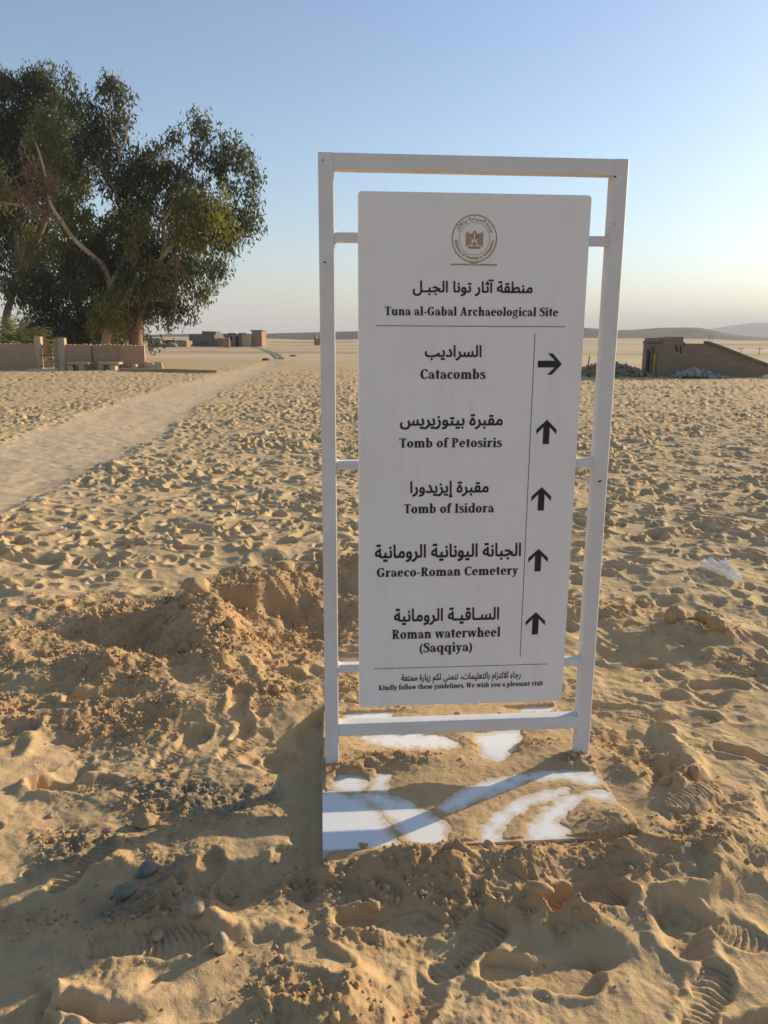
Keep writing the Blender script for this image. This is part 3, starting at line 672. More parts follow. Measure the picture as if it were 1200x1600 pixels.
    if ch == 'W':
        for x in (0, .46): g.line(x + .18, C, x + .36, 0, .21, .16); g.line(x + .58, C, x + .40, 0, .09, .09)
        R(.02, C - S_, .36, C); R(.46, C - S_, .82, C); R(.94, C - S_, 1.2, C); return g, 1.2
    if ch == 'M':
        stem(.10, 0, C); stem(.80, 0, C); g.line(.2, C, .5, .1, .2, .12); g.line(.84, C, .53, .1, .1, .08); return g, 1.1
    if ch == '&': g.arc(.36, .26, .28, .28, .15, .07); g.arc(.34, .76, .2, .24, .1, .06); g.line(.2, .8, .7, 0, .16, .18); return g, .78
    R(.1, 0, .3, X); return g, .5
def latin(text):
    V = []; F = []; x = 0
    for ch in text:
        g, w_ = glyph(ch)
        for dx, dy in ((-.014, -.008), (.014, .008)):
            n = len(V); V += [(a + x + dx, b + dy) for a, b in g.v]; F += [tuple(i + n for i in f) for f in g.f]
        x += w_ + .035
    return np.array(V), F
FORMS = {'ا': (0xFE8D, 0xFE8E), 'آ': (0xFE81, 0xFE82), 'إ': (0xFE87, 0xFE88), 'ب': (0xFE8F,) , 'ة': (0xFE93, 0xFE94), 'ت': (0xFE95,), 'ث': (0xFE99,), 'ج': (0xFE9D,), 'ح': (0xFEA1,),
         'د': (0xFEA9, 0xFEAA), 'ر': (0xFEAD, 0xFEAE), 'ز': (0xFEAF, 0xFEB0), 'س': (0xFEB1,), 'ط': (0xFEC1,), 'ع': (0xFEC9,), 'ق': (0xFED5,), 'ك': (0xFED9,), 'ل': (0xFEDD,), 'م': (0xFEE1,), 'ن': (0xFEE5,), 'و': (0xFEED, 0xFEEE), 'ى': (0xFEEF, 0xFEF0), 'ي': (0xFEF1,)}
def shape_arabic(s):
    s = s.replace('لا', '\ue000').replace('لآ', '\ue001'); out = []
    dual = lambda c: c == 'ـ' or (c in FORMS and len(FORMS[c]) == 1)
    joins_prev = lambda c: c == 'ـ' or c in FORMS or c in '\ue000\ue001'
    for i, c in enumerate(s):
        p = i > 0 and dual(s[i - 1]) and joins_prev(c); n = i + 1 < len(s) and dual(c) and joins_prev(s[i + 1])
        if c == '\ue000': out.append(chr(0xFEFC if p else 0xFEFB))
        elif c == '\ue001': out.append(chr(0xFEF6 if p else 0xFEF5))
        elif c == 'ـ': out.append('\u0640')
        elif c == 'ء': out.append('\uFE80')
        elif c in FORMS:
            f = FORMS[c]
            if len(f) == 2: out.append(chr(f[1] if p else f[0]))
            else: out.append(chr(f[0] + (3 if (p and n) else 2 if n else 1 if p else 0)))
        else: out.append(c)
    return ''.join(out[::-1])
def outlines(o):
    cu = o.to_curve(bpy.context.evaluated_depsgraph_get()); L = []
    for sp in cu.splines:
        b = sp.bezier_points; n = len(b); P = []
        for i in range(n):
            p, q = b[i], b[(i + 1) % n]; A, B, C, D = p.co, p.handle_right, q.handle_left, q.co
            straight = ((B - A).cross(D - A)).length + ((C - A).cross(D - A)).length < 1e-6
            for k in range(1 if straight else 4):
                t = k / 4; w = A * (1 - t) ** 3 + B * 3 * t * (1 - t) ** 2 + C * 3 * t * t * (1 - t) + D * t ** 3; P.append((w.x, w.y))
        Q = [P[0]]
        for p in P[1:]:
            if abs(p[0] - Q[-1][0]) + abs(p[1] - Q[-1][1]) > 1e-5: Q.append(p)
        if len(Q) > 2: L.append(Q)
    o.to_curve_clear(); return L
def arabic(text, weight=.018):
    """outlines filled in thin horizontal bands by the non-zero rule, so that overlapping contours stay solid"""
    c = bpy.data.curves.new('tmp', 'FONT'); c.body = shape_arabic(text)
    o = bpy.data.objects.new('tmp', c); col.objects.link(o); L = outlines(o)
    bpy.data.objects.remove(o); bpy.data.curves.remove(c)
    E_ = [(P[i], P[(i + 1) % len(P)]) for P in L for i in range(len(P))]
    y0 = min(a[1] for a, b in E_); y1 = max(a[1] for a, b in E_); st = .0166; V = []; F = []
    for k in range(int((y1 - y0) / st) + 1):
        y = y0 + (k + .5) * st; X = []
        for (ax, ay), (bx, by) in E_:
            if (ay > y) != (by > y): X.append((ax + (bx - ax) * (y - ay) / (by - ay), 1 if by > ay else -1))
        X.sort(); wn = 0; sp = []
        for x, d in X:
            if wn == 0: xs = x
            wn += d
            if wn == 0:
                if sp and xs - sp[-1][1] < 2 * weight: sp[-1][1] = x
                else: sp.append([xs, x])
        for a, b in sp:
            n = len(V); V += [(a - weight, y - st / 2 - weight), (b + weight, y - st / 2 - weight), (b + weight, y + st / 2 + weight), (a - weight, y + st / 2 + weight)]; F.append((n, n + 1, n + 2, n + 3))
    return np.array(V), F
def place(V, F, name, mat, x0, x1, z0, z1=None, vspan=None, label=None, y=FRONT, parent=None):
    """fit to x0..x1; z: bottom and top of the bounding box, or baseline and cap height (vspan = units of cap)"""
    V = V.copy(); a, b = V[:, 0].min(), V[:, 0].max(); V[:, 0] = x0 + (V[:, 0] - a) / (b - a) * (x1 - x0)
    if vspan: V[:, 1] = z0 + V[:, 1] * (z1 - z0) / vspan
    else:
        a, b = V[:, 1].min(), V[:, 1].max(); V[:, 1] = z0 + (V[:, 1] - a) / (b - a) * (z1 - z0)
    # every piece of a stroke lies a hair in front of the last, so none share a plane
    VV = []; FF = []
    for k, f in enumerate(F):
        yy = y - .00001 * (k % 41); n = len(VV); VV += [(V[i, 0], yy, V[i, 1]) for i in f]; FF.append(tuple(range(n, n + len(f))))
    me = bpy.data.meshes.new(name); me.from_pydata(VV, [], FF); me.update()
    return tag(link(name, me, mat, parent or panel), label)
def lat_line(text, x0, x1, zt, zb):
    V, F = latin(text); place(V, F, 'lettering', M['ink'], x0, x1, zb, zt, 1.0, 'English line in black serif type')
def ar_line(text, x0, x1, zt, zb, wt=.016):
    V, F = arabic(text, wt * 1.5); place(V, F, 'lettering', M['ink'], x0, x1, zb, zt, None, 'Arabic line in black type')
ar_line('منطقة آثار تونا الجبـل', .303, .7011, 1.7525, 1.698)
lat_line('Tuna al-Gabal Archaeological Site', .2116, .7917, 1.6631, 1.636)
ar_line('السراديب', .3464, .5372, 1.5408, 1.4900)
lat_line('Catacombs', .332, .553, 1.4614, 1.4299)
ar_line('مقبرة بيتوزيريس', .2654, .6178, 1.3123, 1.2600)
lat_line('Tomb of Petosiris', .2639, .6181, 1.2301, 1.1990)
ar_line('مقبرة إيزيدورا', .3029, .5773, 1.0827, 1.0231)
lat_line('Tomb of Isidora', .2816, .5991, 1.0015, .9690)
ar_line('الجبانة اليونانية الرومانية', .1813, .7016, .8587, .7926)
lat_line('Graeco-Roman Cemetery', .1883, .6949, .7724, .7400)
ar_line('السـاقيـة الرومانية', .2505, .6318, .6207, .5556)
lat_line('Roman waterwheel', .2442, .6397, .5409, .5060)
lat_line('(Saqqiya)', .3444, .5365, .4868, .4520)
ar_line('رجاء الالتزام بالتعليمات، نتمنى لكم زيارة ممتعة', .2789, .7215, .3695, .3280, .012)
lat_line('Kindly follow these guidelines, We wish you a pleasant visit', .1966, .8058, .3274, .3085)
def rule(x0, z0, x1, z1, w_):
    d = Vector((x1 - x0, z1 - z0)).normalized(); nx, nz = -d.y * w_ / 2, d.x * w_ / 2
    place(np.array([(x0 + nx, z0 + nz), (x1 + nx, z1 + nz), (x1 - nx, z1 - nz), (x0 - nx, z0 - nz)]), [(0, 1, 2, 3)], 'rule_line', M['ink'], min(x0 + nx, x0 - nx), max(x1 + nx, x1 - nx), min(z0, z1) - abs(nz), max(z0, z1) + abs(nz))
rule(.1838, 1.6023, .8171, 1.6023, .0022); rule(.1784, .3929, .8192, .3929, .0020); rule(.716, 1.5799, .716, .4224, .0020)
def arrow(x0, x1, z0, z1, right=False):
    # unit arrow pointing up: broad open head with cut-off ends, short shaft
    a = .16; P = [(.5, 1), (1, .60), (1, .40), (.5 + a, .70), (.5 + a, 0), (.5 - a, 0), (.5 - a, .70), (0, .40), (0, .60)]
    F = [(0, 1, 2, 3), (0, 3, 6), (0, 6, 7, 8), (3, 4, 5, 6)]
    V = np.array([(b, 1 - a_) for a_, b in P]) if right else np.array(P)
    me_f = F
    place(V, me_f, 'arrow', M['ink'], x0, x1, z0, z1, None, 'black arrow pointing right' if right else 'black arrow pointing up')
arrow(.7304, .8135, 1.4440, 1.5150, True)
for x0, x1, z1, z0 in ((.7362, .8069, 1.2921, 1.2080), (.7301, .8006, 1.0572, .9726), (.7291, .8007, .8333, .7500), (.7307, .8028, .5956, .5100)): arrow(x0, x1, z0, z1)
# emblem
def emblem():
    cx, cz, R_ = .5020, 1.8780, .0745
    E = Ink(); E.arc(cx, cz, R_, R_, .0034, .0034); n1 = len(E.f)
    g = np.array(E.v); k = lambda ink, mat, nm, par=None, y=FRONT: place(np.array(ink.v), ink.f, nm, M[mat], min(a for a, b in ink.v), max(a for a, b in ink.v), min(b for a, b in ink.v), max(b for a, b in ink.v), None, None, y, par)
    em = k(E, 'gold', 'emblem', panel)
    em['label'] = 'round gold emblem with eagle and ring of lettering'
    I2 = Ink(); I2.arc(cx, cz, .0505, .0505, .0012, .0012); k(I2, 'gold', 'inner_ring', panel, FRONT - .0006)
    Bz = 1.7977; I3 = Ink(); I3.rect(cx - .0765, Bz - .0022, cx - .014, Bz + .0022); I3.rect(cx + .014, Bz - .0022, cx + .0765, Bz + .0022)
    for i in range(5): xx = cx - .0115 + i * .0052; I3.rect(xx, Bz - .0040, xx + .0026, Bz + .0085)
    k(I3, 'gold', 'emblem_bar', panel, FRONT - .0006)
    eg = Ink()
    for s in (-1, 1):
        for j in range(5):
            x = cx + s * (.0095 + j * .0040); wv = .0026
            eg.poly([(x, cz - .018 - .0012 * j), (x + s * wv, cz - .019 - .0012 * j), (x + s * wv, cz + .014 + .003 * j * .7), (x, cz + .012 + .003 * j * .7)])
        eg.poly([(cx + s * .002, cz + .018), (cx + s * .016, cz + .012), (cx + s * .016, cz + .008), (cx + s * .002, cz + .013)])
    eg.poly([(cx - .0035, cz - .010), (cx + .0035, cz - .010), (cx + .0065, cz - .021), (cx - .0065, cz - .021)])
    eg.dot(cx, cz + .021, .0042); eg.poly([(cx + .003, cz + .022), (cx + .0075, cz + .020), (cx + .003, cz + .0185)])
    eg.poly([(cx - .022, cz - .024), (cx + .022, cz - .024), (cx + .018, cz - .031), (cx - .018, cz - .031)])
    k(eg, 'gold', 'eagle', panel, FRONT - .0006)
    r_ = Ink(); r_.poly([(cx - .0085, cz + .010), (cx - .0032, cz + .010), (cx - .0032, cz - .006), (cx - .006, cz - .002)]); k(r_, 'redprint', 'shield_stripe', panel, FRONT - .001)
    b_ = Ink(); b_.poly([(cx + .0032, cz + .010), (cx + .0085, cz + .010), (cx + .006, cz - .002), (cx + .0032, cz - .006)]); k(b_, 'ink', 'shield_stripe', panel, FRONT - .001)
    def bend(V, F, nm, r0, r1, a0, a1, flip):
        V = V.copy(); u = (V[:, 0] - V[:, 0].min()) / np.ptp(V[:, 0]); v = (V[:, 1] - V[:, 1].min()) / np.ptp(V[:, 1])
        ang = np.radians(a0 + (a1 - a0) * u); rad = (r0 + (r1 - r0) * v)
        Wv = np.stack([cx + rad * np.cos(ang), cz + rad * np.sin(ang)], -1)
        place(Wv, F, nm, M['gold'], Wv[:, 0].min(), Wv[:, 0].max(), Wv[:, 1].min(), Wv[:, 1].max(), None, None, FRONT - .0006, panel)
    V, F = arabic('وزارة السياحة والآثار', .012); bend(V, F, 'ring_lettering', .0535, .0680, 158, 20, False)
    V, F = latin('Ministry of Tourism & Antiquities'); bend(V, F, 'ring_lettering', .0670, .0545, 184, 356, True)
emblem()

# ------------------------------------------------------------------ loose clods, stones, litter
def ico(sub=1):
    import bmesh
    bm = bmesh.new(); bmesh.ops.create_icosphere(bm, subdivisions=sub, radius=1)
    v = np.array([x.co[:] for x in bm.verts]); f = np.array([[q.index for q in x.verts] for x in bm.faces]); bm.free(); return v, f
ICO1 = ico(1); ICO2 = ico(2); ICO3 = ico(3)
rng = np.random.default_rng(3)
def scatter_blobs(name, P, S, base, mat, sink=.25, smooth=True):
    v0, f0 = base; k = len(P); nv = len(v0)
    q = rng.normal(size=(k, 3, 3)); q, _ = np.linalg.qr(q)
    sc3 = S[:, None] * rng.uniform(.6, 1.2, (k, 3))
    v = v0[None] * (1 + rng.uniform(-.22, .22, (k, nv, 1)))
    v = np.einsum('kij,knj->kni', q, v * sc3[:, None, :]); v += P[:, None, :]; v[:, :, 2] += (S * (1 - 2 * sink) * .5)[:, None]
    f = f0[None] + (np.arange(k) * nv)[:, None, None]
    return link(name, npmesh(name, v.reshape(-1, 3), f.reshape(-1, 3)), mat, None, smooth)
def candidates(n, xr, yr):
    return rng.uniform(*xr, n), rng.uniform(*yr, n)
x, y = candidates(330000, (-2.6, 2.3), (1.35, 5.4))
_, pm, rg, gm, _ = terrain(x, y, True)
pr = np.clip(rg * 1.2, 0, 1) ** 1.6 * .11 + .004
keep = rng.uniform(size=len(x)) < pr; x, y, rg, gm = x[keep], y[keep], rg[keep], gm[keep]
u_, n_ = to_un(x, y)
sel = ~((u_ > -.03) & (u_ < 1.02) & (n_ > -.45) & (n_ < .5) & (bare_sd(u_, n_) < .01))
x, y, rg, gm = x[sel], y[sel], rg[sel], gm[sel]
z = terrain(x, y)
S = .0028 + .0085 * rng.power(.45, len(x)) * (.45 + .55 * rg)
S = np.where(rng.uniform(size=len(x)) < .025 * rg, S * 1.9, S)
isg = gm > .35
small = (~isg) & (S < .0085); big = (~isg) & ~small
Pn = np.stack([x, y, z], -1)
tag(scatter_blobs('sand_crumbs', Pn[small], S[small], ICO1, M['clod']), 'countless small crumbs of damp sand strewn over the dug ground around the plate', 'sand crumbs', kind='stuff')
tag(scatter_blobs('sand_clods', Pn[big], S[big], ICO2, M['clod']), 'countless larger lumps of sand scattered over the dug heaps', 'sand clods', kind='stuff')
tag(scatter_blobs('gravel', Pn[isg], S[isg] * .9, ICO1, M['gravel']), 'dark grey gravel spilled over the sand left of the plate', 'gravel', kind='stuff')
print('blobs', small.sum(), big.sum(), isg.sum())
def stone(name, x, y, size, mat, label, cat, seed, flatn=(1, 1, 1), rz=0, sub=ICO3, sink=.3, group=None, rough=.30, z=None):
    v, f = sub; r = np.random.default_rng(seed); off = r.uniform(0, 50)
    n = perlin(v[:, 0] * 1.6 + off, v[:, 1] * 1.6 + v[:, 2] * 1.3, seed) + .5 * perlin(v[:, 0] * 3.7 + off, v[:, 1] * 3.1 - v[:, 2] * 3.3, seed + 1)
    fine_ = .5 * np.abs(perlin(v[:, 0] * 4 + v[:, 2] * 3 + off, v[:, 1] * 4 - v[:, 2] * 2, seed + 2)) + .35 * perlin(v[:, 0] * 9 + v[:, 2] * 5 + off, v[:, 1] * 9, seed + 3)
    v = v * (1 + rough * (1.6 * n + fine_))[:, None] * np.array(flatn) * size
    c, s = math.cos(rz), math.sin(rz); v = v @ np.array([[c, s, 0], [-s, c, 0], [0, 0, 1]])
    o = link(name, npmesh(name, v, f), mat, None, True)
    o.location = (x, y, (gz(x, y) if z is None else z) + size * flatn[2] * (1 - 2 * sink)); return tag(o, label, cat, group)
stone('stone', -.722, 2.10, .030, M['stone_blue'], 'blue-grey angular stone lying left of the plate at the edge of the gravel', 'stone', 11, (1.1, .75, .8), .9, rough=.14)
stone('stone', -.745, 1.985, .031, M['stone_green'], 'smooth olive-grey oval stone just below the blue-grey one', 'stone', 12, (1.2, .85, .7), .5, rough=.12)
stone('stone', -.42, 1.745, .026, M['stone_tan'], 'pitted tan upright stone alone in the shaded hollow, lower left', 'stone', 13, (.85, .85, 1.1), .2, rough=.2, sink=.15)
stone('stone', -.52, 1.862, .031, M['stone_tan'], 'round tan stone half buried in the shaded crumbly ridge', 'stone', 14, (1.05, .9, .8), 0, rough=.2)
stone('stone', -.60, 1.800, .018, M['stone_tan'], 'small tan stone just left of the round half-buried one', 'stone', 15, (1, .9, .8), 1, rough=.15)
stone('stone', -.565, 1.90, .017, M['stone_tan'], 'flat tan stone behind the round half-buried one in the ridge', 'stone', 18, (1.6, .8, .6), -.3, rough=.15)
stone('stone', -.60, 1.985, .016, M['stone_tan'], 'small pale stone upslope between ridge and oval stone', 'stone', 19, (1, .9, .7), 1, rough=.15)
stone('stone', -1.15, 2.425, .013, M['stone_tan'], 'tiny pale stone on smooth sand left of the gravel', 'stone', 16, (1.4, .9, .7), 1)
stone('sand_lump', -.80, 2.36, .032, M['clod'], 'wedge-shaped pale sand lump on the grey gravel', 'sand lump', 17, (1.1, .9, .8), .4)
stone('sand_lump', -1.06, 4.22, .070, M['clod'], 'largest angular sand lump, grey-tan, on the heap left of the frame', 'sand lump', 21, (1.1, .9, .85), .7, rough=.22)
stone('sand_lump', -.90, 4.02, .038, M['clod'], 'fist-sized sand lump right below the largest lump on the heap', 'sand lump', 22, (1, .8, .8), .3)
stone('sand_lump', -.80, 3.86, .042, M['clod'], 'tall sand lump midway down the spur of the left heap', 'sand lump', 23, (.9, .8, 1), .1)
stone('sand_lump', -1.0, 3.72, .035, M['clod'], 'sand lump at the left foot of the heap spur', 'sand lump', 24, (1.2, .9, .8), .9)
stone('sand_lump', -.62, 4.72, .05, M['clod'], 'sand lump on the crest of the left heap', 'sand lump', 25, (1.2, .9, .8), .5)
stone('sand_lump', 1.60, 4.05, .060, M['clod'], 'largest sand lump on the hump right of the frame', 'sand lump', 26, (1, .9, .9), 1.2)
stone('sand_lump', 1.74, 4.02, .045, M['clod'], 'sand lump touching the right side of the largest right-hand lump', 'sand lump', 27, (1, .9, .9), .2)
stone('sand_lump', 1.74, 3.86, .048, M['clod'], 'rounded sand lump below the pair on the right-hand hump', 'sand lump', 28, (1, .9, .8), .4)
stone('sand_lump', 1.55, 4.45, .045, M['clod'], 'darker sand lump above the hump right of the frame', 'sand lump', 29, (1, 1, .9), .4)
stone('sand_lump', .44, 1.905, .026, M['clod'], 'tilted sand slab at the lip of the deep hollow in front', 'sand lump', 30, (1.6, .7, .6), -.3, rough=.15)
stone('sand_lump', 1.115, 2.53, .026, M['clod'], 'pointed sand lump beside the trench right of the plate', 'sand lump', 31, (.7, .8, 1.3), .3)
stone('sand_lump', .33, 2.13, .020, M['clod'], 'sand lump in the middle of the mound at the plate front', 'sand lump', 32)
stone('sand_lump', -.06, 2.18, .017, M['clod'], 'small sand lump beside the front left corner of the plate', 'sand lump', 33, (1, .8, 1))
stone('pebble', -3.25, 7.25, .04, M['slab'], 'small white stone by the near end of the sandy path', 'stone', 35, (1.4, .8, .6))
stone('pebble', -1.9, 5.66, .022, M['farred'], 'small dark red stone on the trodden sand at left', 'stone', 36, (1.2, .8, .6), sub=ICO2)
stone('pebble', .19, 1.52, .012, M['farred'], 'small reddish stone at the bottom edge of the picture', 'stone', 37, sub=ICO2)
stone('pebble', .225, 1.50, .010, M['stone_blue'], 'small dark stone next to the reddish one at the bottom edge', 'stone', 38, sub=ICO2)
# twigs and litter on the trodden ground
tw = MB(); z0 = gz(-1.36, 7.0)
for a, b in (((0, 0, 0), (.02, 0, .13)), ((.0, 0, .02), (-.05, .02, .07)), ((.0, 0, .0), (.10, .01, .03)), ((.05, 0, .02), (.12, 0, .06))): tw.tube([a, b], [.006, .002], 5)
o = tw.build('twig', M['gatewood']); o.location = (-1.36, 7.0, z0); tag(o, 'small dry reddish twig standing up from the trodden sand', 'twig')
def bag():
    n = 46; m = 30; V = []
    for i in range(n):
        for j in range(m):
            t = i / (n - 1); a = 2 * math.pi * j / m
            cx = -.11 + .22 * t - .05 * max(0, t - .7); cy = .16 - .30 * t + .05 * math.sin(3 * t); r = .022 + .050 * math.sin(math.pi * min(1, t * 1.05)) ** .7 * (.5 + .7 * t)
            k = 1 + 1.1 * float(perlin(np.array([math.cos(a) * 1.3 + 3]), np.array([t * 6. + math.sin(a) * 1.3]), 55)[0]) + .16 * float(perlin(np.array([math.cos(a) * 2.6]), np.array([t * 13. + math.sin(a) * 2.6]), 56)[0])
            V.append((cx + .012 * math.sin(a * 3 + 9 * t), cy + r * k * math.cos(a), max(.004, .038 + r * k * .75 * math.sin(a))))
    F = [(i * m + j, i * m + (j + 1) % m, (i + 1) * m + (j + 1) % m, (i + 1) * m + j) for i in range(n - 1) for j in range(m)]
    me = npmesh('plastic_bag', V, F); o = link('plastic_bag', me, M['bag'], None, True)
    o.location = (2.25, 5.0, gz(2.25, 5.0)); o.rotation_euler = (0, 0, -.25); tag(o, 'crumpled clear plastic bag lying on the sand right of the sign', 'plastic bag')
bag()

# ------------------------------------------------------------------ mud-brick garden wall, gate, benches
def wall_mesh(p0, p1, h0, h1, th, seed, seg=40):
    p0, p1 = Vector(p0), Vector(p1); d = (p1 - p0); L = d.length; d = d / L; nn = Vector((-d.y, d.x, 0)); V = []; F = []
    rnd = random.Random(seed)
    for i in range(seg + 1):
        t = i / seg; p = p0 + d * L * t; h = h0 + (h1 - h0) * t + .05 * float(perlin(np.array([t * L * 1.1]), np.array([.5]), seed)[0]) + rnd.uniform(-.02, .02)
        b = .03 * float(perlin(np.array([t * L * .9]), np.array([9.5]), seed)[0])
        for q in ((p - nn * (th / 2 + .03), -.4), (p - nn * (th / 2 - b * .5), h * .55), (p - nn * (th / 2 - .03 + b), h), (p + nn * (th / 2 - .03), h + rnd.uniform(-.02, .02)), (p + nn * th / 2, -.4)):
            V.append((q[0].x, q[0].y, q[1]))
    for i in range(seg):
        for k in range(4): F.append((i * 5 + k, i * 5 + k + 1, (i + 1) * 5 + k + 1, (i + 1) * 5 + k))
    F += [(0, 1, 2, 3, 4), tuple(seg * 5 + k for k in (4, 3, 2, 1, 0))]
    mb = MB(); mb.poly(V, F); return mb
YW = 35.8
def wp(px): q = at(px, YW + (px - 100) * .004); return q
def mk_wall(p0, p1, h0, h1, label, seed, splits=()):
    t = thing('mud_brick_wall', label, 'wall', (0, 0, 0)); edges = [p0] + list(splits) + [p1]
    for i in range(len(edges) - 1):
        a, b = edges[i], edges[i + 1]
        off = .0 if i % 2 == 0 else .10
        wall_mesh(wp(a + (.8 if i else 0)) + Vector((0, off, 0)), wp(b) + Vector((0, off, 0)), h0 + (h1 - h0) * i / len(edges), h0 + (h1 - h0) * (i + 1) / len(edges), .35, seed + i, 30).build('wall_section', M['mudbrick'], t)
    return t
mk_wall(-120, 54, 1.14, 1.10, 'brown mud brick wall left of the garden gate, below the palms', 40, (-30,))
mk_wall(102, 226, 1.12, 1.04, 'brown mud brick wall right of the garden gate with two dark joints', 50, (143, 187))
g0 = wp(78); gate = thing('garden_gate', 'wooden slat gate with peaked top between two pale stone posts in the mud brick wall', 'gate', g0)
S36 = .0293 * .985                                             # metres per photo pixel at this distance
for cx_, h_, th_ in ((-18, 1.42, .29), (18.5, 1.40, .30)):
    mb = MB(); x_ = cx_ * S36; mb.box(x_ - th_ / 2, x_ + th_ / 2, -.14, .15, -.3, h_, .02, Matrix.Rotation(math.radians(1.5), 4, 'Y')); mb.build('gate_post', M['gatepost'], gate)
mb = MB(); mb.box(5.0 * S36, 12.0 * S36, -.02, .20, -.2, 1.34, .01); mb.build('door_jamb', M['mudbrick'], gate)
for i in range(7):
    mb = MB(); x_ = (-11.0 + i * 2.1) * S36; hh = 1.0 + .16 * (1 - abs(i - 2.5) / 3.5); mb.box(x_ - .017, x_ + .017, -.02, .02, .10, hh, .004); mb.build('slat', M['gatewood'], gate)
for z_ in (.16, .62): mb = MB(); mb.box(-12 * S36, 3.2 * S36, .022, .05, z_ - .03, z_ + .03, .004); mb.build('rail', M['gatewood'], gate)
mb = MB(); mb.tube([(-12.4 * S36, 0, 1.0), (-5 * S36, 0, 1.20), (3.4 * S36, 0, 1.0)], .03, 6); mb.build('top_rail', M['gatewood'], gate)
mb = MB(); mb.box(-11 * S36, 2.5 * S36, -.05, -.022, .08, .36, .004); mb.build('kick_board', M['gatepost'], gate)
mb = MB(); mb.box(-20 * S36, 26 * S36, -1.1, -.6, -.2, .06, .02); mb.build('door_step', M['slab'], gate)
def bench(px, w_, label, h=.36, seed=1):
    q = wp(px) + Vector((0, -.9, 0)); t = thing('stone_bench', label, 'bench', q, 0, 'stone benches before the garden wall')
    mb = MB(); mb.box(-w_ / 2, w_ / 2, -.28, .28, h - .11, h, .02); mb.build('seat', M['gatepost'], t)
    for s in (-1, .35): 
        mb = MB(); mb.box(s * w_ * .42 - .12, s * w_ * .42 + .12, -.22, .22, -.1, h - .11, .01); mb.build('leg', M['gatepost'], t)
    return t
bench(135, .95, 'low pale stone bench by the wall, nearer to the gate')
bench(182, .92, 'low pale stone bench by the wall, farther right from the gate')
for i, (px, s_, dy, lb) in enumerate(((112, .13, -1.2, 'pale block between the gate and the first bench'), (125, .12, -1.3, 'small pale block under the first bench'), (214, .16, -.5, 'pale block at the foot of the wall near its right end'), (232, .17, -.3, 'tan block just beyond the right end of the wall, left of two'), (239, .21, -.4, 'upright tan block beyond the right end of the wall'), (249, .22, -.3, 'rightmost tan block beyond the wall end'), (228, .22, .1, 'broken rubble corner at the right end of the wall'), (42, .14, -3.5, 'pale stone on the sand before the left wall'))):
    q = wp(px); rr_ = random.Random(i); mb = MB(); hh = s_ * (1.5 if px != 42 else .6); mb.box(-s_ * .9, s_ * .9, -s_ * .7, s_ * .7, -.1, hh, s_ * .22)
    mb.v = [(a + rr_.uniform(-.12, .12) * s_, b + rr_.uniform(-.12, .12) * s_, c + rr_.uniform(-.14, .14) * s_) for a, b, c in mb.v]
    o = mb.build('stone_block', M['gatepost'] if px != 228 else M['mudbrick']); o.location = (q.x, q.y + dy, 0); o.rotation_euler = (0, 0, i * .7); tag(o, lb, 'stone')
# (blocks above are rough-hewn)
# low line of kerb stones across the sand
def kerb_line(name, pts, w_, h_, mat, label, cat, group=None, kind=None):
    mb = MB()
    for a, b in zip(pts[:-1], pts[1:]):
        a, b = Vector(a), Vector(b); d = b - a; an = math.atan2(d.y, d.x); mb.box(0, d.length, -w_ / 2, w_ / 2, -.3, h_, .01, Matrix.Translation(a) @ Matrix.Rotation(an, 4, 'Z'))
    return tag(mb.build(name, mat), label, cat, group, kind)
kerb_line('stone_kerb', [(-11.5, 34.6, 0), (-9.0, 34.0, 0), (-6.9, 33.0, 0)], .25, .12, M['mudbrick'], 'low dark kerb running from the wall end across the sand', 'kerb')
def curve_pts(K, m=6):
    K = [Vector(k) for k in K]; out = []
    for i in range(len(K) - 1):
        p0 = K[max(i - 1, 0)]; p1 = K[i]; p2 = K[i + 1]; p3 = K[min(i + 2, len(K) - 1)]
        for k in range(m): t = k / m; out.append(.5 * ((2 * p1) + (p2 - p0) * t + (2 * p0 - 5 * p1 + 4 * p2 - p3) * t * t + (3 * p1 - p0 - 3 * p2 + p3) * t ** 3))
    return out + [K[-1]]
kerb_line('walkway', curve_pts([at(396, 102), at(411, 84), at(427, 69), at(436, 58), at(439, 52)]), .4, .05, M['asphalt'], None, None, kind='structure')
kerb_line('walkway_edge', curve_pts([at(393, 102), at(408, 83), at(423, 68), at(431, 57.5), at(433, 52)]), .14, .05, M['kerb'], None, None, kind='structure')
stone('rock', at(415, 50).x, 50, .17, M['farbrick_dark'], 'dark low rock beside the far walkway', 'rock', 91, (1.6, 1, .6), 0, ICO2, z=0)
stone('rock', at(458, 60).x, 60, .18, M['farbrick_dark'], 'small dark rock right of the far walkway bend', 'rock', 92, (1.5, 1, .4), 0, ICO2, z=0)

